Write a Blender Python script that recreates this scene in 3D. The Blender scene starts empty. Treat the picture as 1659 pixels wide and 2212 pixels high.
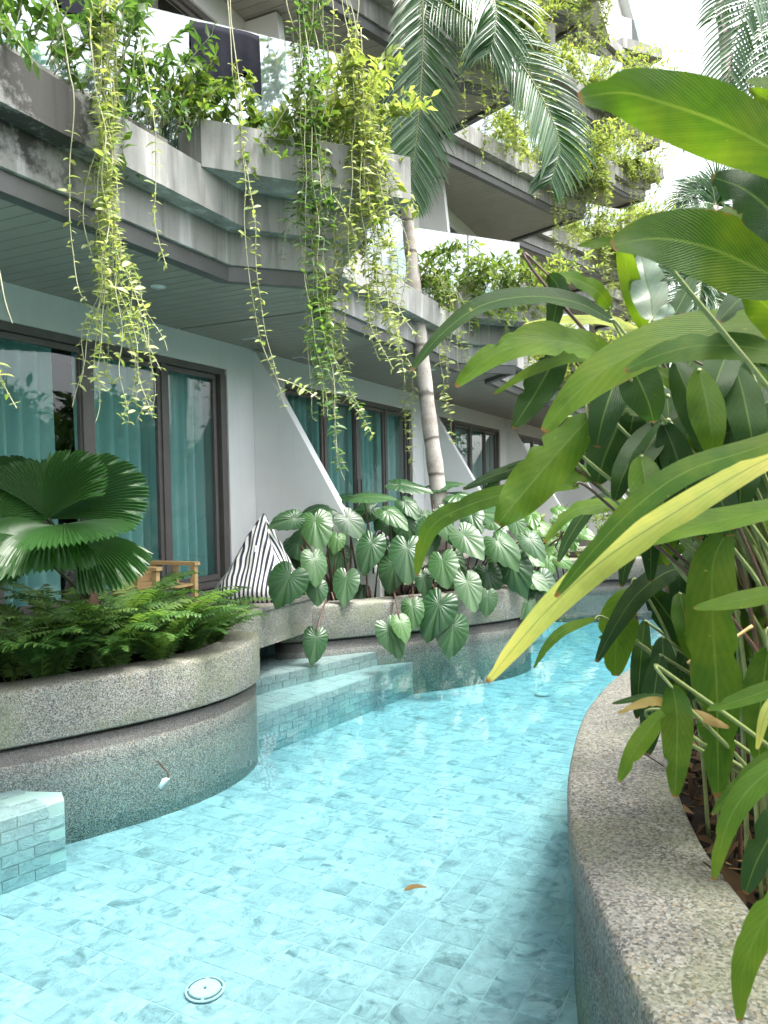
import bpy, math, random
from mathutils import Vector, Matrix, noise
R = math.radians
random.seed(7)
S = bpy.context.scene
col = S.collection

# ------------------------------------------------------------------ camera
EYE = Vector((0, 0, 1.6)); F = 1661.0          # focal length in units of a 1659 x 2212 frame
PITCH, ROLL = R(-1.5), R(-1.15)
camrot = Matrix.Rotation(R(90) + PITCH, 3, 'X') @ Matrix.Rotation(ROLL, 3, 'Z')
cd = bpy.data.cameras.new('camera')
cam = bpy.data.objects.new('camera', cd); col.objects.link(cam)
cam.matrix_world = Matrix.Translation(EYE) @ camrot.to_4x4()
cd.sensor_fit = 'VERTICAL'; cd.sensor_height = 17.3; cd.lens = 17.3 * F / 2212
cd.clip_start = 0.05; cd.clip_end = 2000
cd.dof.use_dof = True; cd.dof.focus_distance = 7.0; cd.dof.aperture_fstop = 3.2
S.camera = cam

# ------------------------------------------------------------------ sky, sun, exposure
SUN_DIR = Vector((0.30, -0.14, 0.94)).normalized()      # towards the sun
elev = math.asin(SUN_DIR.z); azim = math.atan2(SUN_DIR.x, SUN_DIR.y)
w = bpy.data.worlds.new('World'); S.world = w; w.use_nodes = True
nt = w.node_tree; nt.nodes.clear()
wo = nt.nodes.new('ShaderNodeOutputWorld'); bg = nt.nodes.new('ShaderNodeBackground')
sk = nt.nodes.new('ShaderNodeTexSky'); sk.sky_type = 'NISHITA'; sk.sun_disc = False
sk.sun_elevation = elev; sk.sun_rotation = azim; sk.dust_density = 4.0; sk.air_density = 1.0; sk.ozone_density = 1.0
hs = nt.nodes.new('ShaderNodeHueSaturation'); hs.inputs['Saturation'].default_value = 0.22
nt.links.new(sk.outputs[0], hs.inputs['Color']); nt.links.new(hs.outputs[0], bg.inputs[0])
bg.inputs[1].default_value = 0.15; nt.links.new(bg.outputs[0], wo.inputs[0])
sl = bpy.data.lights.new('sun', 'SUN'); sl.energy = 1.9; sl.angle = R(17); sl.color = (1.0, 0.96, 0.88)
so = bpy.data.objects.new('sun', sl); col.objects.link(so)
so.rotation_euler = SUN_DIR.to_track_quat('Z', 'Y').to_euler(); so.location = (5, -3, 12)
vs = S.view_settings; vs.view_transform = 'Standard'; vs.look = 'None'; vs.exposure = 2.2; vs.gamma = 1; vs.use_curve_mapping = False
S.render.engine = 'CYCLES'; cy = S.cycles
cy.use_denoising = True; cy.max_bounces = 9; cy.diffuse_bounces = 4; cy.glossy_bounces = 4
cy.transmission_bounces = 6; cy.transparent_max_bounces = 14; cy.volume_bounces = 0
cy.caustics_reflective = False; cy.caustics_refractive = False; cy.sample_clamp_indirect = 6
cy.use_adaptive_sampling = True; cy.adaptive_threshold = 0.02

# ------------------------------------------------------------------ helpers
def at(px, py, d):
    "the point d metres in front of the camera that is seen at px, py of a 1659 x 2212 frame"
    return EYE + camrot @ Vector(((px - 829.5) / F, -(py - 1106) / F, -1)) * d
def atz(px, py, z):
    v = camrot @ Vector(((px - 829.5) / F, -(py - 1106) / F, -1))
    return EYE + v * ((z - EYE.z) / v.z)
F0 = Vector((-1.74, 8.72, 0)); FA = R(25.3)
U = Vector((math.sin(FA), math.cos(FA), 0)); N = Vector((math.cos(FA), -math.sin(FA), 0)); Z = Vector((0, 0, 1))
def fw(s, n, z=0): return F0 + U * s + N * n + Z * z      # along the facade, out from it, up

def mesh(name, V, Fc, smooth=False, uv=None, rnd=None):
    me = bpy.data.meshes.new(name); me.from_pydata([tuple(v) for v in V], [], Fc)
    if smooth: me.polygons.foreach_set('use_smooth', [True] * len(me.polygons))
    if uv:
        l = me.uv_layers.new(name='UVMap')
        flat = []
        for p in me.polygons:
            for vi in p.vertices: flat += uv[vi]
        l.data.foreach_set('uv', flat)
    if rnd:
        a = me.attributes.new('rnd', 'FLOAT', 'FACE'); a.data.foreach_set('value', rnd)
    me.update(); return me
def ob(name, me, mat=None, parent=None, mw=None, label=None, cat=None, group=None, kind=None):
    o = bpy.data.objects.new(name, me); col.objects.link(o)
    if mat and not me.materials: me.materials.append(mat)
    if parent is not None:
        o.parent = parent; o.matrix_parent_inverse = PINV.get(parent.name, Matrix())
    if mw is not None: o.matrix_basis = mw
    tag(o, label, cat, group, kind); return o
PINV = {}
def tag(o, label=None, cat=None, group=None, kind=None):
    if label: o['label'] = label
    if cat: o['category'] = cat
    if group: o['group'] = group
    if kind: o['kind'] = kind
    return o
def thing(name, loc, label, cat, group=None, kind=None):
    o = bpy.data.objects.new(name, None); col.objects.link(o); o.location = loc; o.empty_display_size = .1
    PINV[o.name] = Matrix.Translation(-Vector(loc)); return tag(o, label, cat, group, kind)

class MB:
    def __init__(s): s.v = []; s.f = []; s.uv = []; s.r = []
    def add(s, V, Fc, uv=None, r=0.0):
        b = len(s.v); s.v += [Vector(v) for v in V]; s.f += [tuple(i + b for i in f) for f in Fc]; s.r += [r] * len(Fc)
        s.uv += uv if uv else [(0, 0)] * len(V)
    def hexa(s, P):          # eight corners: four below, four above, the same way round
        s.add(P, [(3, 2, 1, 0), (4, 5, 6, 7), (0, 1, 5, 4), (1, 2, 6, 5), (2, 3, 7, 6), (3, 0, 4, 7)])
    def fbox(s, s0, s1, n0, n1, z0, z1):
        s.hexa([fw(s0, n0, z0), fw(s1, n0, z0), fw(s1, n1, z0), fw(s0, n1, z0), fw(s0, n0, z1), fw(s1, n0, z1), fw(s1, n1, z1), fw(s0, n1, z1)])
    def bar(s, a, b, wx, wy, up=Z):
        a = Vector(a); b = Vector(b); t = (b - a).normalized(); x = t.cross(up)
        if x.length < 1e-4: x = Vector((1, 0, 0))
        x.normalize(); y = x.cross(t)
        P = []
        for c in (a, b):
            for i, j in ((-1, -1), (1, -1), (1, 1), (-1, 1)): P.append(c + x * wx / 2 * i + y * wy / 2 * j)
        s.hexa(P)
    def tube(s, pts, rad, n=6, cap=True, r=0.0):
        b = len(s.v); m = len(pts); ref = Vector((0.3, 0.2, 1)).normalized()
        for i, p in enumerate(pts):
            t = (pts[min(i + 1, m - 1)] - pts[max(i - 1, 0)]).normalized()
            x = t.cross(ref)
            if x.length < 1e-3: x = t.cross(Vector((1, 0, 0)))
            x.normalize(); y = t.cross(x); rr = rad(i / max(1, m - 1)) if callable(rad) else rad
            for k in range(n):
                a = 2 * math.pi * k / n
                s.v.append(p + x * math.cos(a) * rr + y * math.sin(a) * rr); s.uv.append((k / n, i / max(1, m - 1)))
        c = 0
        for i in range(m - 1):
            for k in range(n):
                s.f.append((b + i * n + k, b + i * n + (k + 1) % n, b + (i + 1) * n + (k + 1) % n, b + (i + 1) * n + k)); c += 1
        if cap:
            s.f.append(tuple(b + (m - 1) * n + k for k in range(n))); s.f.append(tuple(b + n - 1 - k for k in range(n))); c += 2
        s.r += [r] * c
    def inst(s, T, M, r=0.0):
        V, Fc, uv = T; s.add([M @ v for v in V], Fc, uv, r)
    def mesh(s, name, smooth=False, rnd=False): return mesh(name, s.v, s.f, smooth, s.uv, s.r if rnd else None)
    def ob(s, name, mat, parent=None, smooth=False, rnd=False, **k): return ob(name, s.mesh(name, smooth, rnd), mat, parent, **k)

def crom(pts, n=8, closed=False):
    pts = [Vector(p) for p in pts]; m = len(pts); out = []
    for i in range(m if closed else m - 1):
        if closed: p0, p1, p2, p3 = pts[i - 1], pts[i], pts[(i + 1) % m], pts[(i + 2) % m]
        else: p0, p1, p2, p3 = pts[max(i - 1, 0)], pts[i], pts[i + 1], pts[min(i + 2, m - 1)]
        for k in range(n):
            t = k / n
            out.append(.5 * ((2 * p1) + (p2 - p0) * t + (2 * p0 - 5 * p1 + 4 * p2 - p3) * t * t + (3 * p1 - p0 - 3 * p2 + p3) * t ** 3))
    if not closed: out.append(pts[-1])
    return out
def offset(poly, d, closed=True):      # d > 0 moves to the right of the direction of travel
    m = len(poly); out = []
    for i in range(m):
        a = poly[i - 1] if (closed or i) else poly[0]; b = poly[(i + 1) % m] if (closed or i < m - 1) else poly[-1]
        t = (b - a); t.z = 0; t.normalize(); out.append(poly[i] + Vector((t.y, -t.x, 0)) * d)
    return out
def sweep(poly, prof, closed=True, uvs=1.0):
    "prof: (offset to the right, z); walls follow the polygon"
    mb = MB(); m = len(poly); rows = [[Vector((q.x, q.y, z)) for q in offset(poly, o, closed)] for o, z in prof]
    for row in rows: mb.v += row; mb.uv += [(0, 0)] * m
    for j in range(len(prof) - 1):
        for i in range(m if closed else m - 1):
            k = (i + 1) % m; mb.f.append((j * m + i, j * m + k, (j + 1) * m + k, (j + 1) * m + i)); mb.r.append(0)
    return mb
def sheet(poly, z): 
    mb = MB(); mb.add([Vector((p[0], p[1], z)) for p in poly], [tuple(range(len(poly)))]); return mb
def prism(poly, z0, z1):
    mb = MB(); m = len(poly)
    mb.add([Vector((p.x, p.y, z0)) for p in poly] + [Vector((p.x, p.y, z1)) for p in poly],
           [tuple(range(m))[::-1], tuple(range(m, 2 * m))] + [(i, (i + 1) % m, m + (i + 1) % m, m + i) for i in range(m)]); return mb
def frame(T, Nn):
    T = T.normalized(); X = T.cross(Nn)
    if X.length < 1e-4: X = T.cross(Vector((1, .2, .1)))
    X.normalize(); return X, T, X.cross(T)
def mtx(X, Y, Zv, loc, sc=1.0):
    return Matrix(((X.x * sc, Y.x * sc, Zv.x * sc, loc.x), (X.y * sc, Y.y * sc, Zv.y * sc, loc.y), (X.z * sc, Y.z * sc, Zv.z * sc, loc.z), (0, 0, 0, 1)))
def rv(a=1.0): return Vector((random.uniform(-a, a), random.uniform(-a, a), random.uniform(-a, a)))

# ------------------------------------------------------------------ materials
class NT:
    def __init__(s, name):
        s.m = bpy.data.materials.new(name); s.m.use_nodes = True; s.t = s.m.node_tree; s.t.nodes.clear()
        s.out = s.t.nodes.new('ShaderNodeOutputMaterial')
    def n(s, typ, **k):
        nd = s.t.nodes.new('ShaderNode' + typ)
        for a, b in k.items():
            if a.startswith('i_'): nd.inputs[int(a[2:]) if a[2:].isdigit() else a[2:].replace('_', ' ')].default_value = b
            else: setattr(nd, a, b)
        return nd
    def l(s, a, b): s.t.links.new(a, b)
    def pos(s): return s.n('NewGeometry').outputs['Position']
    def obj(s): return s.n('TexCoord').outputs['Object']
    def uv(s): return s.n('TexCoord').outputs['UV']
    def noise(s, vec, scale, detail=3, rough=.55, dist=0.0):
        q = s.n('TexNoise'); q.inputs['Scale'].default_value = scale; q.inputs['Detail'].default_value = detail
        q.inputs['Roughness'].default_value = rough; q.inputs['Distortion'].default_value = dist
        if vec is not None: s.l(vec, q.inputs['Vector'])
        return q.outputs['Fac']
    def ramp(s, fac, stops, mode='LINEAR'):
        q = s.n('ValToRGB'); e = q.color_ramp.elements; q.color_ramp.interpolation = mode
        while len(e) < len(stops): e.new(.5)
        for el, (p, c) in zip(e, stops): el.position = p; el.color = (*c, 1) if len(c) == 3 else c
        s.l(fac, q.inputs[0]); return q.outputs[0]
    def math(s, op, a, b=None, c=None):
        q = s.n('Math', operation=op)
        for i, x in enumerate((a, b, c)):
            if x is None: continue
            if isinstance(x, (int, float)): q.inputs[i].default_value = x
            else: s.l(x, q.inputs[i])
        return q.outputs[0]
    def mix(s, fac, a, b, mode='MIX'):
        q = s.n('Mix', data_type='RGBA', blend_type=mode)
        for sock, x in ((q.inputs[0], fac), (q.inputs[6], a), (q.inputs[7], b)):
            if isinstance(x, (int, float)): sock.default_value = x
            elif isinstance(x, tuple): sock.default_value = (*x, 1)
            else: s.l(x, sock)
        return q.outputs[2]
    def bump(s, h, st=.3, dist=.01):
        q = s.n('Bump'); q.inputs['Strength'].default_value = st; q.inputs['Distance'].default_value = dist; s.l(h, q.inputs['Height']); return q.outputs[0]
    def pbsdf(s, color, rough=.6, normal=None, spec=.5, metal=0.0):
        q = s.n('BsdfPrincipled'); q.inputs['Specular IOR Level'].default_value = spec; q.inputs['Metallic'].default_value = metal
        for nm, x in (('Base Color', color), ('Roughness', rough), ('Normal', normal)):
            if x is None: continue
            if isinstance(x, tuple): q.inputs[nm].default_value = (*x, 1)
            elif isinstance(x, (int, float)): q.inputs[nm].default_value = x
            else: s.l(x, q.inputs[nm])
        return q.outputs[0]
    def done(s, sh): s.l(sh, s.out.inputs['Surface']); return s.m
def sepxyz(g, v): q = g.n('SeparateXYZ'); g.l(v, q.inputs[0]); return q.outputs

def m_plain(name, c, rough=.6, var=.12, scale=3, bump=.05, bscale=60, spec=.5, metal=0):
    g = NT(name); p = g.pos(); f = g.noise(p, scale, 5)
    d = tuple(x * (1 - var) for x in c); e = tuple(min(1, x * (1 + var)) for x in c)
    return g.done(g.pbsdf(g.ramp(f, [(.3, d), (.7, e)]), rough, g.bump(g.noise(p, bscale, 4), bump, .01), spec, metal))
def m_concrete():
    g = NT('weathered_concrete'); p = g.pos()
    c = g.ramp(g.noise(p, 1.6, 6, .6), [(.3, (.22, .22, .205)), (.7, (.35, .35, .335))])
    sx = sepxyz(g, p); cb = g.n('CombineXYZ')                                # vertical rain streaks
    g.l(g.math('MULTIPLY', sx[0], 9.0), cb.inputs[0]); g.l(g.math('MULTIPLY', sx[1], 9.0), cb.inputs[1]); g.l(g.math('MULTIPLY', sx[2], .7), cb.inputs[2])
    st = g.noise(cb.outputs[0], 1.0, 4, .6)
    c = g.mix(g.ramp(st, [(.54, (0, 0, 0)), (.70, (.65, .65, .65))]), c, (.56, .56, .55))
    c = g.mix(g.ramp(st, [(.30, (.7, .7, .7)), (.44, (0, 0, 0))]), c, (.13, .13, .12))
    # black mould on the old parapet: patches with a ragged edge, as they grow there
    dist = g.n('VectorMath', operation='DISTANCE'); g.l(p, dist.inputs[0]); dist.inputs[1].default_value = tuple(atz(75, 205, 3.83))
    near = g.math('SUBTRACT', 1.0, g.math('MULTIPLY', dist.outputs['Value'], 1.35))
    mo = g.math('ADD', near, g.math('MULTIPLY', g.math('SUBTRACT', g.noise(p, 6, 7, .7), .5), 1.5))
    c = g.mix(g.ramp(mo, [(.42, (0, 0, 0)), (.66, (.92, .92, .92))]), c, (.035, .034, .03))
    return g.done(g.pbsdf(c, .85, g.bump(g.noise(p, 40, 6, .7), .25, .01), .3))
def m_white():
    g = NT('white_render'); p = g.pos(); sx = sepxyz(g, p); cb = g.n('CombineXYZ')
    g.l(g.math('MULTIPLY', sx[0], 7.0), cb.inputs[0]); g.l(g.math('MULTIPLY', sx[1], 7.0), cb.inputs[1]); g.l(g.math('MULTIPLY', sx[2], .5), cb.inputs[2])
    c = g.ramp(g.noise(p, 1.4, 5, .6), [(.3, (.76, .775, .775)), (.7, (.83, .84, .84))])
    c = g.mix(g.ramp(g.noise(cb.outputs[0], 1.0, 5, .65), [(.28, (.2, .2, .2)), (.46, (0, 0, 0))]), c, (.58, .59, .57))
    return g.done(g.pbsdf(c, .7, g.bump(g.noise(p, 70, 5), .12, .01), .3))
def m_pebble(name, wet=False, scale=190.0, dim=1.0):
    g = NT(name); p = g.pos()
    v = g.n('TexVoronoi', feature='F1'); v.inputs['Scale'].default_value = scale; g.l(p, v.inputs['Vector'])
    hv = sepxyz(g, v.outputs['Color'])
    if wet: st = [(0, (.02, .022, .022)), (.3, (.05, .055, .052)), (.55, (.105, .115, .105)), (.8, (.19, .20, .18)), (1, (.27, .275, .25))]
    else: st = [(0, (.035, .037, .037)), (.22, (.12, .12, .115)), (.45, (.25, .245, .225)), (.75, (.38, .37, .335)), (1, (.52, .51, .47))]
    c = g.ramp(hv[0], st)
    c = g.mix(g.ramp(hv[1], [(.9, (0, 0, 0)), (.93, (.6, .6, .6))]), c, (.36, .24, .12))
    if not wet:
        al = g.noise(p, 2.3, 6, .65)
        c = g.mix(g.ramp(al, [(.42, (0, 0, 0)), (.70, (.6, .6, .6))]), c, (.19, .225, .095))
        c = g.mix(g.ramp(g.noise(p, .9, 7, .72), [(.52, (0, 0, 0)), (.66, (.5, .5, .5))]), c, (.07, .07, .055))
    if dim != 1.0: c = g.mix(1.0, c, (dim, dim, dim * .985), 'MULTIPLY')
    if wet:                                                     # the splash band just above the water is soaked dark
        zz = g.math('ADD', sepxyz(g, p)[2], g.math('MULTIPLY', g.noise(p, 5, 4), .03)); c = g.mix(g.ramp(zz, [(.012, (0, 0, 0)), (.022, (.72, .72, .72))]), c, (.012, .013, .012))
    d = g.noise(p, 1.1, 4)
    if not wet: c = g.mix(g.ramp(d, [(.35, (.3, .3, .3)), (.65, (0, 0, 0))]), c, (.12, .13, .12))
    return g.done(g.pbsdf(c, .38 if wet else .75, g.bump(v.outputs['Distance'], .35, .004), .5 if wet else .35))
def m_tile(name='pool_stone_tile', step=False):
    g = NT(name); p = g.pos()
    at_ = g.n('Attribute', attribute_name='rnd'); oi = g.n('ObjectInfo')
    rn = g.math('ADD', at_.outputs['Fac'], oi.outputs['Random'])
    cb = g.n('CombineXYZ'); g.l(g.math('MULTIPLY', rn, 37.0), cb.inputs[0]); g.l(g.math('MULTIPLY', rn, 91.0), cb.inputs[1])
    va = g.n('VectorMath', operation='ADD'); g.l(p, va.inputs[0]); g.l(cb.outputs[0], va.inputs[1])
    v = g.noise(va.outputs[0], 6.0, 10, .70, 1.1)
    c = g.ramp(v, [(.35, (.155, .175, .175)), (.42, (.29, .31, .31)), (.50, (.425, .435, .43)), (.62, (.465, .47, .465)), (.74, (.37, .39, .39))])
    if step: c = g.mix(.70, c, (.31, .415, .395))
    tone = g.math('FRACT', g.math('MULTIPLY', rn, 7.31))
    c = g.mix(g.math('MULTIPLY', tone, .55), c, (.25, .275, .28))
    return g.done(g.pbsdf(c, .55, g.bump(g.noise(va.outputs[0], 14, 8, .75, 1.4), .9, .03), .3))
def schlick(g, f0, nrm=None):
    lw = g.n('LayerWeight'); lw.inputs['Blend'].default_value = .5
    if nrm is not None: g.l(nrm, lw.inputs['Normal'])
    return g.math('MULTIPLY_ADD', g.math('POWER', lw.outputs['Facing'], 5.0), 1 - f0, f0)
def m_water():
    g = NT('pool_water'); p = g.pos()
    n1 = g.noise(p, 3.0, 3, .5, .4); bp = g.bump(n1, .16, .03)
    tr = g.n('BsdfTransparent'); tr.inputs[0].default_value = (.97, .99, .99, 1)
    gl = g.n('BsdfGlossy'); gl.inputs['Roughness'].default_value = .012; g.l(bp, gl.inputs['Normal'])
    mx = g.n('MixShader'); g.l(schlick(g, .02, bp), mx.inputs[0]); g.l(tr.outputs[0], mx.inputs[1]); g.l(gl.outputs[0], mx.inputs[2])
    va = g.n('VolumeAbsorption'); va.inputs['Color'].default_value = (.20, .78, .88, 1); va.inputs['Density'].default_value = .60
    g.l(va.outputs[0], g.out.inputs['Volume']); return g.done(mx.outputs[0])
def m_glass(name, tint=(.80, .93, .92), f0=.05):
    g = NT(name); tr = g.n('BsdfTransparent'); tr.inputs[0].default_value = (*tint, 1)
    gl = g.n('BsdfGlossy'); gl.inputs['Roughness'].default_value = .005
    bp = g.bump(g.noise(g.pos(), .8, 1), .02, .01); g.l(bp, gl.inputs['Normal'])
    mx = g.n('MixShader'); g.l(schlick(g, f0), mx.inputs[0]); g.l(tr.outputs[0], mx.inputs[1]); g.l(gl.outputs[0], mx.inputs[2]); return g.done(mx.outputs[0])
def m_leaf(name, stops, trans=.4, rough=.42, spec=.5, tcol=None, kind=None, bump=.0):
    g = NT(name); at_ = g.n('Attribute', attribute_name='rnd'); oi = g.n('ObjectInfo')
    rn = g.math('FRACT', g.math('ADD', g.math('MULTIPLY', at_.outputs['Fac'], 1.0), oi.outputs['Random']))
    k = len(stops) - 1; c = g.ramp(rn, [(i / k, s_) for i, s_ in enumerate(stops)])
    uv = sepxyz(g, g.uv()); nm = None
    ax = g.math('ABSOLUTE', g.math('SUBTRACT', uv[0], .5))                  # 0 at the midrib, .5 at the margin
    if kind == 'ginger':
        ph = g.math('SUBTRACT', g.math('MULTIPLY', uv[1], 40.0), g.math('MULTIPLY', ax, 22.0))
        nz = g.noise(g.pos(), 9, 4); ph = g.math('ADD', ph, g.math('MULTIPLY', nz, 3.0))
        wv = g.math('SINE', g.math('MULTIPLY', ph, 6.283)); wv2 = g.math('SINE', g.math('MULTIPLY', ph, 1.7))
        big = g.noise(g.pos(), 5.0, 4, .6)
        c = g.mix(g.ramp(big, [(.45, (0, 0, 0)), (.72, (.55, .55, .55))]), c, tuple(min(1, x * k_) for x, k_ in zip(stops[-1], (1.9, 1.35, 1.2))))
        c = g.mix(g.ramp(big, [(.28, (.6, .6, .6)), (.42, (0, 0, 0))]), c, tuple(x * .55 for x in stops[0]))
        c = g.mix(g.math('MULTIPLY_ADD', wv2, .07, .07), c, tuple(x * .55 for x in stops[0]))
        c = g.mix(g.math('MULTIPLY_ADD', wv, .06, .06), c, tuple(x * .5 for x in stops[0]))
        c = g.mix(g.ramp(ax, [(.012, (.75, .75, .75)), (.03, (0, 0, 0))]), c, (.10, .16, .04))
        tipf = g.math('ADD', g.ramp(uv[1], [(.965, (0, 0, 0)), (.99, (1, 1, 1))]), g.math('MULTIPLY', g.ramp(ax, [(.46, (0, 0, 0)), (.5, (1, 1, 1))]), g.ramp(g.noise(g.pos(), 7, 5, .7), [(.60, (0, 0, 0)), (.66, (1, 1, 1))])))
        c = g.mix(tipf, c, (.16, .075, .03))
        c = g.mix(g.ramp(g.noise(g.pos(), 30, 3, .6), [(.70, (0, 0, 0)), (.76, (.5, .5, .5))]), c, (.30, .26, .08))
        nm = g.bump(g.math('ADD', wv, g.math('MULTIPLY', big, 4.0)), .35, .003)
    elif kind == 'heart':
        c = g.mix(g.ramp(uv[0], [(.0, (.45, .45, .45)), (.16, (0, 0, 0))]), c, (.11, .19, .09))
        nm = g.bump(g.noise(g.pos(), 50, 3), .08, .004)
    elif kind == 'fan':
        nm = g.bump(g.math('SINE', g.math('MULTIPLY', uv[0], 6.283 * 120)), .15, .004)
    elif kind == 'vine':
        c = g.mix(g.ramp(ax, [(.03, (.5, .5, .5)), (.09, (0, 0, 0))]), c, (.34, .40, .12))
        c = g.mix(g.ramp(g.noise(g.pos(), 1.7, 2), [(.35, (0, 0, 0)), (.7, (.55, .55, .55))]), c, tuple(x * .55 for x in stops[0]))
    b = g.pbsdf(c, rough, nm, spec)
    t = g.n('BsdfTranslucent')
    tm = g.mix(1.0, c, tcol or (1.6, 1.7, .8), 'MULTIPLY'); g.l(tm, t.inputs[0])
    mx = g.n('MixShader'); mx.inputs[0].default_value = trans; g.l(b, mx.inputs[1]); g.l(t.outputs[0], mx.inputs[2]); return g.done(mx.outputs[0])
def m_wood(name, a, b, sc=1.0, rough=.7):
    g = NT(name); o = g.obj(); mp = g.n('Mapping'); mp.inputs['Scale'].default_value = (30 * sc, 30 * sc, 2 * sc); g.l(o, mp.inputs[0])
    p = g.pos(); f = g.noise(p, 14 * sc, 6, .7, 2.0); oi = g.n('ObjectInfo')
    c = g.ramp(f, [(.3, a), (.7, b)]); c = g.mix(g.math('MULTIPLY', oi.outputs['Random'], .35), c, tuple(x * .5 for x in a))
    return g.done(g.pbsdf(c, rough, g.bump(f, .3, .004), .3))
def m_stripe():
    g = NT('striped_canvas'); uv = sepxyz(g, g.uv()); f = g.math('FRACT', uv[0])
    c = g.ramp(f, [(.0, (.018, .024, .045)), (.44, (.018, .024, .045)), (.48, (.84, .83, .80)), (.96, (.84, .83, .80)), (1.0, (.018, .024, .045))])
    p = g.pos(); c = g.mix(.05, c, g.ramp(g.noise(p, 8, 4), [(.3, (.3, .3, .3)), (.7, (.8, .8, .78))]))
    return g.done(g.pbsdf(c, .85, g.bump(g.noise(p, 9, 4, .6), .35, .03), .2))
def m_curtain():
    g = NT('teal_curtain'); p = g.pos(); f = g.noise(p, 60, 3)
    c = g.ramp(g.noise(p, 1.3, 3), [(.3, (.30, .62, .60)), (.7, (.40, .74, .71))])
    b = g.pbsdf(c, .85, g.bump(f, .1, .003), .1); t = g.n('BsdfTranslucent'); t.inputs[0].default_value = (.2, .55, .53, 1)
    mx = g.n('MixShader'); mx.inputs[0].default_value = .35; g.l(b, mx.inputs[1]); g.l(t.outputs[0], mx.inputs[2]); return g.done(mx.outputs[0])
def m_trunk():
    g = NT('ringed_palm_bark'); p = g.pos(); uv = sepxyz(g, g.uv())
    ph = g.math('ADD', g.math('MULTIPLY', uv[1], 16.5), g.math('MULTIPLY', g.noise(p, 6, 3), .22)); fr = g.math('FRACT', ph)
    c = g.ramp(g.noise(p, 5, 6, .65), [(.3, (.27, .235, .20)), (.52, (.42, .38, .34)), (.75, (.55, .51, .47))])
    c = g.mix(g.ramp(fr, [(.0, (.75, .75, .75)), (.05, (.7, .7, .7)), (.09, (0, 0, 0)), (.95, (0, 0, 0)), (1, (.6, .6, .6))]), c, (.10, .08, .065))
    sp = g.noise(p, 45, 5, .7); c = g.mix(g.ramp(sp, [(.56, (0, 0, 0)), (.68, (.6, .6, .6))]), c, (.13, .11, .09))
    return g.done(g.pbsdf(c, .85, g.bump(g.math('ADD', g.math('MULTIPLY', sp, .5), g.ramp(fr, [(0, (0, 0, 0)), (.06, (1, 1, 1)), (1, (.5, .5, .5))])), .4, .01), .25))

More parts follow.
